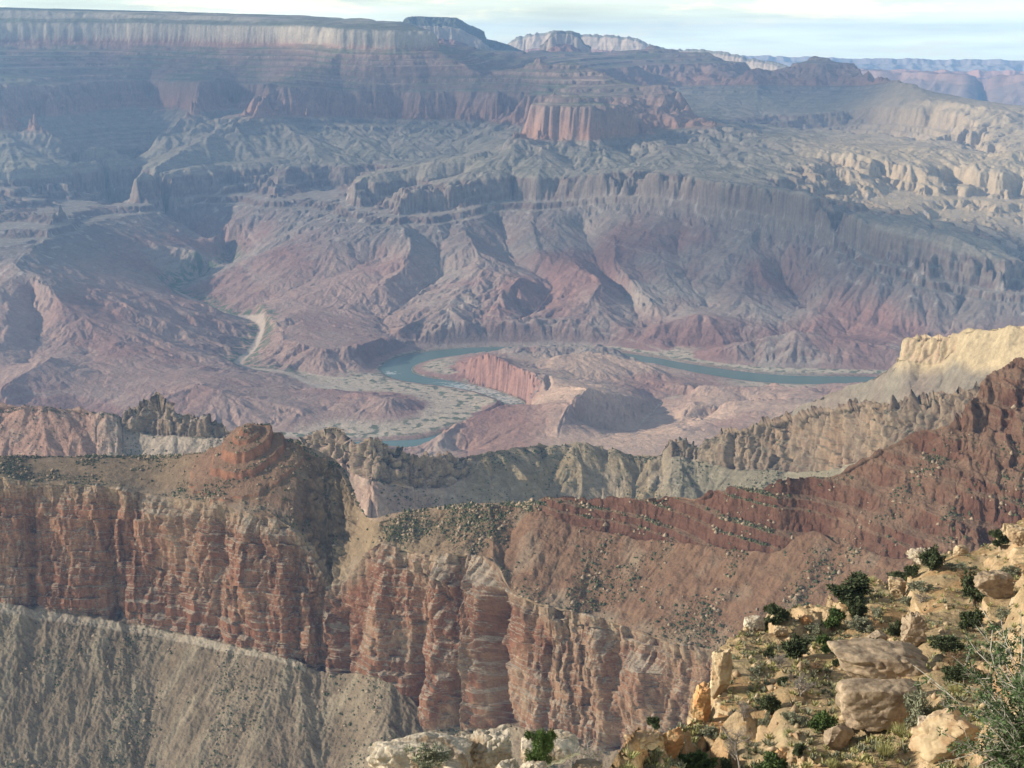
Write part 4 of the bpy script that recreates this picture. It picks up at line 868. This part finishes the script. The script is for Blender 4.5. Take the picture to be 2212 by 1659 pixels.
def variant(kind, v):
    """shared meshes, one unit high"""
    key = (kind, v)
    if key in VAR: return VAR[key]
    g = np.random.default_rng(100 + v * 17 + len(kind))
    tr = lr = None
    if kind in ('pinyon', 'dark', 'near'):
        V, F, T = skeleton(g, 1.0, .95, 1 + (v % 2), 1.0, 2, 7, .05)
        T = T[T[:, 2] > .16]; n, sz = (26000, .014) if kind == 'near' else (4200, .042)
        lv = leaves(g, T, .085 if kind == 'near' else .11, n, sz, 2.2); tr = (V, F); lr = lv
    elif kind == 'sage':
        T = g.normal(size=(26, 3)) * np.array([.30, .30, .22]) + np.array([0, 0, .42]); T[:, 2] = np.abs(T[:, 2]); V, F = [], []
        for t in T[:14]: tube(V, F, [(0, 0, -.05), t * .55 + g.normal(size=3) * .04, t], (.022, .014, .006), 4)
        tr = (np.array(V), np.array(F)); lr = leaves(g, T, .17, 1500, .05, 2.2)
    elif kind == 'bare':
        V, F, T = skeleton(g, 1.0, .95, 3 if v < 3 else 1, 1.0, 3 if v < 3 else 3, 6, .028); tr = (V, F)
    elif kind == 'grass':
        n = 380; a = g.uniform(0, 6.28, n); e = g.uniform(.1, .9, n); d = np.stack([np.cos(a) * e, np.sin(a) * e, np.ones(n)], 1); d /= np.linalg.norm(d, axis=1, keepdims=True); L = g.uniform(.6, 1.1, (n, 1)); b = np.cross(d, g.normal(size=(n, 3))); b /= np.linalg.norm(b, axis=1, keepdims=True)
        p = np.stack([np.cos(a) * .08, np.sin(a) * .08, np.zeros(n)], 1); lr = (np.stack([p - b * .012, p + b * .012, p + d * L + b * .004, p + d * L - b * .004], 1).reshape(-1, 3), np.arange(4 * n).reshape(n, 4))
    VAR[key] = (tr, lr); return VAR[key]
MESH = {}
def plant(name, kind, v, px, py, w, h, label, cat, leaf=None, bark=BARK, rr=None, group=None, rot=None):
    """py: the foot of the plant in the picture; w, h in picture units"""
    b = P3(px, py, rr) if rr else hit(px, py); k = float(np.linalg.norm(b)) / FOC
    e = empty(name, (b[0], b[1], b[2]), label, cat, group); e.scale = (w * k, w * k, h * k * 1.06); e.rotation_euler = (0, 0, (px * 1.7) % 6.28 if rot is None else rot)
    tr, lr = variant(kind, v)
    for nm, data, mat in (('trunk' if kind in ('pinyon', 'dark', 'near') else 'stems', tr, bark), ('blades' if kind == 'grass' else 'crown', lr, LEAF.get(leaf))):
        if data is None or mat is None: continue
        key = (kind, v, nm, mat.name)
        if key not in MESH:
            o = raw_mesh(nm, data[0], data[1], mat, smooth=(nm in ('trunk', 'stems'))); MESH[key] = o.data
        else:
            o = bpy.data.objects.new(nm, MESH[key]); C.objects.link(o)
        o.parent = e
    return e
def build_plants():
    T = [('dark', 0, 2160, 1186, 36, 34, 'small juniper on the crest nearest the right edge'), ('dark', 1, 2014, 1228, 40, 46, 'upright juniper standing among white rocks on the crest'), ('dark', 2, 1846, 1302, 92, 48, 'widest dark juniper spreading over the crest'), ('dark', 3, 1843, 1340, 36, 46, 'narrow juniper just below the widest dark crest tree'),
         ('dark', 0, 1680, 1352, 46, 44, 'taller of the two junipers beside the pale dome rock'), ('dark', 2, 1650, 1364, 40, 26, 'lower of the two junipers beside the pale dome rock'), ('pinyon', 1, 1801, 1360, 40, 46, 'thin open pinyon with a visible trunk below the crest'), ('dark', 1, 2104, 1305, 48, 72, 'tall dark juniper on the upper slope above the thorny shrub'),
         ('dark', 3, 2103, 1360, 46, 46, 'leaning juniper on the ledge above the thorny shrub'), ('dark', 0, 1929, 1380, 24, 40, 'slim dark juniper above the pointed tan block'), ('dark', 2, 1867, 1412, 46, 40, 'round dense juniper at the left end of the flat grey slab'), ('dark', 3, 1723, 1420, 50, 50, 'two lobed dark juniper in the middle of the slope'),
         ('pinyon', 2, 1783, 1408, 34, 38, 'grey green pinyon between the two lobed and the round juniper'), ('dark', 1, 1661, 1540, 38, 44, 'very dark egg shaped juniper on the lower left slope'), ('pinyon', 3, 1776, 1580, 48, 44, 'bright green pinyon above the grey tilted slab'), ('dark', 0, 1659, 1424, 20, 30, 'little upright juniper left of the two lobed one'),
         ('dark', 2, 1805, 1437, 16, 17, 'tiny round bush left of the flat grey slab'), ('dark', 3, 1970, 1246, 30, 30, 'dark crest bush beside the cream knob'), ('dark', 1, 1938, 1254, 34, 24, 'low dark bush hanging over the crest behind the cream knob'), ('pinyon', 0, 1503, 1678, 74, 62, 'bushy pinyon at the bottom edge under the orange crag'),
         ('pinyon', 1, 1664, 1676, 62, 54, 'bushy pinyon at the bottom edge beside the rusty rock'), ('dark', 2, 1577, 1672, 40, 30, 'low green bush between the two bottom edge pinyons'), ('dark', 3, 1722, 1636, 24, 34, 'narrow green bush behind the rusty brown rock'), ('dark', 0, 1400, 1572, 28, 30, 'dark bush showing over the rubble crest on the left'), ('dark', 1, 2045, 1410, 60, 40, 'dark shaded bushes behind the knobbly rock stack'), ('dark', 3, 2070, 1470, 50, 36, 'dark green bush beside the cream outcrop behind the thorny shrub'), ('dark', 2, 1690, 1480, 22, 20, 'small dark bush on the slope right of the cream cliff block')]
    for i, (k, v, x, y, w, h, lab) in enumerate(T):
        plant('pinyon_tree' if k == 'pinyon' else 'juniper_tree', k, v, x, y, w, h, lab, 'tree', k)
    plant('pinyon_tree', 'near', 5, 1172, 1672, 74, 108, 'small bright green pinyon growing between the white bottom boulders', 'tree', 'pinyon', rr=22.8)
    S = [(1985, 1560, 50, 66, 'big silver sagebrush growing up against the cream outcrop'), (1990, 1275, 34, 20, 'grey sagebrush below the cream knob'), (2066, 1226, 30, 16, 'grey sagebrush on the grassy upper crest'), (2190, 1240, 30, 20, 'grey sagebrush near the right edge of the upper slope'), (1760, 1365, 26, 22, 'grey sagebrush left of the thin open pinyon'), (1860, 1360, 40, 26, 'wide grey sagebrush on the open slope under the narrow juniper'),
         (1748, 1385, 22, 18, 'grey sagebrush above the grey green pinyon'), (1820, 1398, 28, 24, 'grey sagebrush left of the round dense juniper'), (1714, 1562, 24, 24, 'grey sagebrush at the foot of the lower slope'), (1652, 1566, 24, 20, 'grey sagebrush below the very dark egg shaped juniper'), (1704, 1550, 22, 18, 'small sagebrush up slope of the foot of the lower slope'), (1935, 1432, 30, 16, 'low sagebrush on the top of the flat grey slab'),
         (1632, 1452, 26, 20, 'grey sagebrush at the top of the cream cliff'), (1535, 1590, 28, 22, 'grey bush on the orange cliff block'), (2050, 1395, 40, 24, 'grey sagebrush right of the knobbly rock stack'), (2170, 1330, 34, 24, 'grey sagebrush on the ledge behind the thorny shrub'), (1900, 1330, 26, 18, 'grey sagebrush in the yellow grass above the pointed block'), (1960, 1310, 26, 18, 'grey sagebrush in the yellow grass below the crest')]
    for i, (x, y, w, h, lab) in enumerate(S): plant('sagebrush', 'sage', i % 4, x, y, w, h, lab, 'shrub', 'sage', GREYBARK)
    plant('sagebrush', 'sage', 1, 925, 1655, 60, 36, 'grey green brush growing on the long white boulder', 'shrub', 'sage', GREYBARK, rr=22.0)
    Bq = [(0, 1731, 1500, 56, 50, 'leafless grey shrub in the middle of the lower slope', GREYBARK, None), (1, 1684, 1440, 46, 34, 'leafless grey brown shrub left of the two lobed juniper', GREYBARK, None), (2, 2056, 1450, 54, 52, 'leafless rusty brown shrub beside the thorny shrub', BROWNTWIG, None), (0, 1765, 1450, 44, 34, 'leafless brown shrub left of the flat grey slab', BROWNTWIG, None), (1, 1607, 1555, 44, 44, 'leafless grey shrub on the lower left slope', GREYBARK, None), (2, 1985, 1300, 44, 26, 'leafless grey brush on the crest below the cream knob', GREYBARK, None), (3, 1594, 1678, 110, 110, 'dead grey tree with a thin trunk at the bottom edge', GREYBARK, None), (4, 1284, 1690, 84, 110, 'bare grey tree standing against the red cliff at the bottom edge', GREYBARK, 24.0), (2, 2080, 1250, 36, 30, 'leafless dark shrub on the grassy crest', BROWNTWIG, None)]
    for v, x, y, w, h, lab, bk, rr in Bq: plant('bare_tree' if v > 2 else 'bare_shrub', 'bare', v, x, y, w, h, lab, 'tree' if v > 2 else 'shrub', None, bk, rr)
    G = [(1945, 1588, 40, 26, 'pale green grass tuft at the foot of the huge boulder'), (1912, 1634, 40, 30, 'pale green grass tuft on the cream gravel'), (1801, 1664, 24, 28, 'pale green grass tuft at the bottom edge'), (2066, 1498, 36, 24, 'pale grass tuft on top of the cream outcrop'), (1880, 1250, 26, 14, 'yellow grass tuft on the crest')]
    for i, (x, y, w, h, lab) in enumerate(G): plant('grass_tuft', 'grass', i % 2, x, y, w, h, lab, 'grass', 'grass')
    # the thorny shrub close by on the right
    g = np.random.default_rng(5); base = P4(2262, 14.5, -7.45); e = empty('thorny_shrub', tuple(base), 'large thorny shrub with grey twigs and small green leaves at the right edge', 'shrub')
    V, F, L_ = [], [], []
    for i in range(85):
        a = g.uniform(0, 6.28); el = g.uniform(.55, 1.55); d = np.array([math.cos(a) * math.cos(el), math.sin(a) * math.cos(el), math.sin(el)]); L = g.uniform(.9, 2.3); p = [np.zeros(3)]; n = 9
        for k in range(n): d = d + g.normal(size=3) * .13; d /= np.linalg.norm(d); p.append(p[-1] + d * L / n)
        tube(V, F, p, np.linspace(.013, .0035, n + 1), 5)
        for q in range(13):
            i0 = g.integers(2, n); o = p[i0]; d2 = d + g.normal(size=3) * .75; d2 /= np.linalg.norm(d2); l2 = g.uniform(.12, .45); m = o + d2 * l2 * .5 + g.normal(size=3) * .02; t2 = o + d2 * l2; tube(V, F, [o, m, t2], (.005, .0035, .0022), 4)
            for u in range(5):
                s0 = o + (t2 - o) * g.uniform(.2, 1); d3 = d2 + g.normal(size=3) * .8; d3 /= np.linalg.norm(d3); tube(V, F, [s0, s0 + d3 * g.uniform(.03, .11)], (.0026, .0012), 3)
            for u in range(4): L_.append(o + (t2 - o) * g.uniform(.1, 1))
    raw_mesh('stems', np.array(V), np.array(F), PALETWIG, True, e)
    lv = leaves(g, L_, .06, 52000, .016, 1.9); raw_mesh('crown', lv[0], lv[1], LEAF['bitter'], False, e)
build_plants()

# ---------------------------------------------------------------- scrub and loose stones on the nearer walls (too many to count)
def build_scatter():
    P, n, SG, XP, FR = NEAR; g = np.random.default_rng(9); px, py = project(P)
    okc = (px > -60) & (px < 2280) & (py < 1700)
    def pick(mask, N, w=None):
        idx = np.flatnonzero(mask & okc); pr = None
        if w is not None: pr = w.ravel()[idx].astype(float); pr /= pr.sum()
        return g.choice(idx, min(N, len(idx)), replace=False, p=pr)
    Pf = P.reshape(-1, 3)
    def tetra(pts, size, flat, N=6):
        k = len(pts); d = g.normal(size=(k, N, 3)); d /= np.linalg.norm(d, axis=2, keepdims=True); d[..., 2] = np.abs(d[..., 2]) * flat
        return pts, d
    def blobs(name, idx, smin, smax, mat, kind):
        base = np.array([(0, 0, 1), (1, 0, 0), (.31, .95, 0), (-.81, .59, 0), (-.81, -.59, 0), (.31, -.95, 0), (0, 0, -.6)], float); fc = np.array([(0, 1, 2), (0, 2, 3), (0, 3, 4), (0, 4, 5), (0, 5, 1), (6, 2, 1), (6, 3, 2), (6, 4, 3), (6, 5, 4), (6, 1, 5)])
        k = len(idx); s = (smin + (smax - smin) * g.uniform(0, 1, k) ** 5)[:, None, None]; V = base[None] * (1 + g.normal(size=(k, 7, 3)) * .28) * s * g.uniform(.6, 1.25, (k, 1, 3)); V = V + Pf[idx][:, None, :] + np.array([0, 0, .25]) * s
        F = fc[None] + (np.arange(k) * 7)[:, None, None]; o = raw_mesh(name, V.reshape(-1, 3), F.reshape(-1, 3), mat); o['kind'] = 'stuff'; return o
    up = n[..., 2]; cl = fbm2(P[..., 0] / 60, P[..., 1] / 60, 3, 5)
    slope = ((SG == 2) | (SG == 4) | (SG == 1)) & (up > .45)
    w = np.clip(.08 + 1.5 * cl, .015, 1) * np.where(SG == 4, .8, 1.0) * np.where((SG == 1) & (XP < 700), 1.6, 1.0)
    blobs('desert_scrub', pick(slope, int(20000), w), .5, 1.9, flat_mat('scrub_leaves', (.075, .085, .045), .9, .4, .6), 'stuff')
    blobs('pale_scrub', pick(slope, int(14000), w), .4, 1.0, flat_mat('scrub_grey', (.20, .19, .12), .9, .3, .6), 'stuff')
    blobs('loose_stones', pick(((SG == 2) | (SG == 4) | (SG == 1)) & (up > .3), 7000, np.clip(.15 + 1.5 * cl, .02, 1)), .25, 2.6, flat_mat('stone_grey', (.31, .235, .17), .95, .3, .5), 'stuff')
    Pm, nm_, sgm, cwm = MID; px, py = project(Pm); okc = (px > -40) & (px < 2250) & (py < 1200); Pf = Pm.reshape(-1, 3)
    blobs('ridge_scrub', pick((sgm > 0) & (nm_[..., 2] > .55) & (cwm < .4), 6000, np.clip(.25 + fbm2(Pm[..., 0] / 90, Pm[..., 1] / 90, 3, 7), .03, 1)), .7, 2.6, flat_mat('ridge_scrub_leaves', (.085, .095, .05), .9, .4, .4), 'stuff')
    # low scrub and stones on the rim slope
    n2 = normals(RIM); px, py = project(RIM); okc = (px < 2260) & (py < 1700) & (py > 1100); Pf = RIM.reshape(-1, 3); okr = n2[..., 2] > .72
    P = RIM; wr = np.clip(.3 + fbm2(RIM[..., 0] / 7, RIM[..., 1] / 7, 3, 15), .02, 1) / np.maximum(np.hypot(RIM[..., 0], RIM[..., 1]), 1)
    idx = pick(okr, 2600, wr); c = Pf[idx].astype(float); k = len(c); sz = g.uniform(.10, .34, k); nb = 22
    a = g.uniform(0, 6.28, (k, nb)); e = g.uniform(.2, 1.3, (k, nb)); d = np.stack([np.cos(a) * e, np.sin(a) * e, np.ones_like(a)], -1); d /= np.linalg.norm(d, axis=2, keepdims=True); b = np.cross(d, g.normal(size=d.shape)); b /= np.linalg.norm(b, axis=2, keepdims=True)
    L = sz[:, None, None] * g.uniform(.7, 1.6, (k, nb, 1)); p0 = c[:, None, :] + d * L * .1; wd = sz[:, None, None] * .12
    V = np.stack([p0 - b * wd, p0 + b * wd, p0 + d * L + b * wd * .6, p0 + d * L - b * wd * .6], 2); h = k // 2
    for nm, vv, mat in (('rim_grass', V[:h], LEAF['grass']), ('rim_scrub', V[h:], LEAF['sage'])):
        vv = vv.reshape(-1, 3); o = raw_mesh(nm, vv, np.arange(len(vv)).reshape(-1, 4), mat); o['kind'] = 'stuff'
    blobs('rim_stones', pick(n2[..., 2] > .5, 2000, 1 / np.hypot(RIM[..., 0], RIM[..., 1])), .05, .42, RM['cream'], 'stuff')
build_scatter()

# ---------------------------------------------------------------- far ranges beyond the heightfield
def far_range(name, sky, rr, layers, seed, col0, x0, x1, nc=700, relief=1.0):
    """layers: (picture pixels below the skyline, slope, colour)"""
    xs = np.linspace(x0, x1, int(nc * Q)); y0 = interp_line(sky, xs); lines = [list(zip(xs, y0))]; sl = []; rows = []; cols = [col0]
    acc = 0
    for dy, s, c in layers:
        acc += dy; lines.append(list(zip(xs, y0 * .0 + np.maximum(y0 + 1.5 * (len(lines)), interp_line(sky, xs, 61) + acc)))); sl.append([(x0, s), (x1, s)]); rows.append(max(10, int(dy * 1.4 * Q))); cols.append(c)
    P, seg, fr, _ = make_sheet(x0, x1, len(xs), lines, 0, rr, sl, rows, back=(1500, 60, 8))
    x, y, z = P[..., 0], P[..., 1], P[..., 2]; n = normals(blur3(P, 4)); SG = seg[:, None] + 0 * x; k = float(np.mean([r for _, r in rr])) / 14000 * relief
    b = 1 - np.abs(fbm2(x / (520 * k), y / (520 * k), 4, seed)) * 2.4; f = fbm3(x / (120 * k), y / (120 * k), z / (300 * k), 3, seed + 5)
    P = P + n * ((b * 85 * k + f * 26 * k) * (SG > 0) * np.clip(np.where(SG == 1, fr[:, None] * 5, 1), 0, 1))[..., None]
    P[..., 2] += (f * 7 * k) * (SG <= 1)
    cc = np.array(cols, f32)[np.clip(seg, 0, len(cols) - 1)][:, None, :] * np.ones(P.shape, f32)
    bed = fbm2(P[..., 2] / (16 * k), x / 9000, 3, seed + 9)
    cc = cc * (1 + .3 * bed[..., None] + .25 * f[..., None])
    grid_mesh(name, P, cc, ground_mat(name + '_rock', ((.006, .18),), ((.02, 12.0),)))
far_range('distant_rim_plateau', [(860, 60), (880, 37), (896, 35), (986, 38), (1000, 46), (1013, 54), (1035, 62), (1046, 68), (1050, 84), (1070, 88), (1100, 97), (1140, 115)], [(860, 18500), (1140, 18500)],
          [(24, .8, (.13, .14, .09)), (26, 3.0, (.50, .44, .35)), (60, .6, (.32, .18, .13))], 3, (.10, .11, .07), 860, 1140, 260, relief=.3)
far_range('distant_lit_rim', [(1080, 100), (1100, 98), (1107, 86), (1123, 80), (1135, 82), (1142, 76), (1190, 69), (1225, 71), (1264, 77), (1320, 79), (1361, 81), (1390, 92), (1398, 98), (1440, 108), (1520, 110), (1570, 117), (1631, 130), (1688, 141), (1730, 160)], [(1080, 23000), (1730, 21000)],
          [(6, .8, (.30, .27, .2)), (26, 2.5, (.50, .40, .31)), (60, .6, (.34, .19, .14))], 23, (.2, .18, .13), 1080, 1730, 460, relief=.3)
far_range('distant_butte', [(1168, 104), (1178, 98), (1186, 86), (1192, 72), (1205, 70), (1235, 71), (1247, 74), (1252, 86), (1262, 98), (1275, 106)], [(1168, 18200), (1275, 18200)],
          [(5, .9, (.22, .2, .14)), (22, 3.0, (.50, .42, .33)), (30, .7, (.32, .18, .13))], 33, (.2, .18, .13), 1168, 1275, 130, relief=.3)
far_range('dark_mesa', [(1840, 152), (1932, 154), (2000, 157), (2060, 160), (2089, 161), (2098, 166), (2108, 190), (2118, 205), (2128, 206), (2136, 196), (2148, 170), (2160, 162), (2212, 163), (2360, 166)], [(1840, 24000), (2089, 22500), (2118, 24500), (2150, 22500), (2360, 21500)],
          [(24, 2.2, (.30, .19, .15)), (70, .7, (.24, .17, .14))], 43, (.25, .2, .15), 1840, 2360, 300)
far_range('red_mesa_beyond', [(1800, 150), (1872, 151), (2000, 155), (2360, 160)], [(1800, 27000), (2360, 27000)],
          [(22, 2.0, (.48, .26, .18)), (40, .6, (.36, .22, .17))], 53, (.4, .33, .25), 1800, 2360, 300)
far_range('horizon_plateau', [(1500, 119), (1700, 123), (1900, 128), (2212, 131), (2400, 133)], [(1500, 33500), (2400, 33500)],
          [(18, 1.6, (.46, .38, .34)), (22, .25, (.40, .34, .28))], 63, (.36, .33, .27), 1500, 2400, 300, relief=.6)

# ---------------------------------------------------------------- added cloud deck above the frame
def build_shade_clouds():
    H = 3200.0
    gx = np.linspace(-30000, 16000, 240); gy = np.linspace(-6000, 27000, 180); X, Y = np.meshgrid(gx, gy); X = X.astype(f32); Y = Y.astype(f32)
    def under(zg): k = (H - zg) / sd[2]; return X - sd[0] * k, Y - sd[1] * k          # the ground it shades
    x, y = under(-1000.0); r = np.hypot(x, y); az = np.degrees(np.arctan2(x, y)); n = fbm2(x / 2600, y / 2600, 4, 101); n2 = fbm2(x / 900, y / 900, 3, 111)
    def px(p, rr): d = ray(p, 500.0); return d[0] * rr, d[1] * rr
    A = np.interp(r, [2400, 3000, 4500, 9000, 10500], [.12, .22, .03, .08, .2]) + n * .5 + n2 * .15
    for (p, rr, zg, w, h, k) in ((1750, 7800, -1080, 1100, 620, .6), (1250, 8050, -1050, 700, 420, .5), (1740, 14000, -400, 900, 1900, .6), (290, 12900, -250, 1280, 1000, .58), (1150, 13500, -250, 1000, 1500, .3), (860, 11950, -430, 700, 560, .6)):
        d = ray(p, 500.0); kk = (H - zg) / sd[2]; cx, cy = d[0] * rr + sd[0] * kk, d[1] * rr + sd[1] * kk
        A = A + k * (1 - sst(.6, 1.2, np.hypot((X - cx) / w, (Y - cy) / h) + n2 * .3))
    A = np.clip(A, 0, .88)
    gaps = [(1190, 5600, -1350, 1000, 900, 1), (1500, 5600, -1380, 900, 800, 1), (1165, 9800, -500, 420, 420, 1), (1860, 9200, -780, 700, 650, 1), (2150, 10500, -700, 800, 1300, .9), (2150, 2900, -600, 700, 500, 1), (2000, 140, -50, 1000, 800, 1), (690, 12800, 30, 420, 420, .8), (2250, 24000, -700, 3000, 5000, 1), (1250, 22000, 0, 3500, 3000, .8), (150, 2700, -700, 600, 500, .7), (100, 6600, -1200, 700, 900, .6), (1000, 8600, -900, 420, 300, .6)]
    for (p, rr, zg, w, h, k) in gaps:
        d = ray(p, 500.0); kk = (H - zg) / sd[2]; cx, cy = d[0] * rr + sd[0] * kk, d[1] * rr + sd[1] * kk
        d = np.hypot((X - cx) / w, (Y - cy) / h) + n2 * .35; A = A * (1 - k * (1 - sst(.75, 1.3, d)))
    A = np.clip(A, 0, .86)
    thick = A * 420 + 25
    mt = bpy.data.materials.new('shade_cloud_vapour'); mt.use_nodes = True; N = mt.node_tree.nodes; L = mt.node_tree.links; N.clear()
    o = N.new('ShaderNodeOutputMaterial'); mx = N.new('ShaderNodeMixShader'); t = N.new('ShaderNodeBsdfTransparent'); tr = N.new('ShaderNodeBsdfTranslucent'); tr.inputs[0].default_value = (.34, .37, .42, 1)
    a = N.new('ShaderNodeAttribute'); a.attribute_name = 'Col'; L.new(a.outputs['Fac'], mx.inputs[0]); L.new(t.outputs[0], mx.inputs[1]); L.new(tr.outputs[0], mx.inputs[2]); L.new(mx.outputs[0], o.inputs[0])
    P = np.stack([X, Y, H + thick + n * 150], -1); B = np.stack([X, Y, H - thick * .4 + n2 * 60], -1)
    S = np.concatenate([P, B[::-1]]); half = 1 - np.sqrt(1 - A); cc = np.concatenate([half, half[::-1]])[..., None] * np.ones(3, f32)
    ob = grid_mesh('shade_cloud_deck', S.astype(f32), cc.astype(f32), mt)
build_shade_clouds()

# ---------------------------------------------------------------- haze
def build_haze():
    x, y0, y1, zb, zt_ = 22000.0, -3000.0, 35500.0, 0.0, 0.0
    zs_ = [(min(v.z for v in bb), max(v.z for v in bb)) for bb in ([o.matrix_world @ Vector(c) for c in o.bound_box] for o in C.objects if o.type == 'MESH' and o.parent is None and o.name != 'shade_cloud_deck')]
    zb = min(a for a, b in zs_) - 1.0; zt_ = max(b for a, b in zs_) + 6.0; print('HAZE', zb, zt_)
    V = [(-x, y0, zb), (x, y0, zb), (x, y1, zb), (-x, y1, zb), (-x, y0, zt_), (x, y0, zt_), (x, y1, zt_), (-x, y1, zt_)]
    F = [(0, 3, 2, 1), (4, 5, 6, 7), (0, 1, 5, 4), (1, 2, 6, 5), (2, 3, 7, 6), (3, 0, 4, 7)]
    m = bpy.data.materials.new('haze_air'); m.use_nodes = True; N = m.node_tree.nodes; N.clear()
    o = N.new('ShaderNodeOutputMaterial'); v = N.new('ShaderNodeVolumePrincipled'); m.node_tree.links.new(v.outputs[0], o.inputs['Volume'])
    v.inputs['Density'].default_value = 3.8e-5; v.inputs['Color'].default_value = (.28, .50, 1.0, 1); v.inputs['Anisotropy'].default_value = 0.0
    h = raw_mesh('haze', V, F, m); h['kind'] = 'stuff'
build_haze()
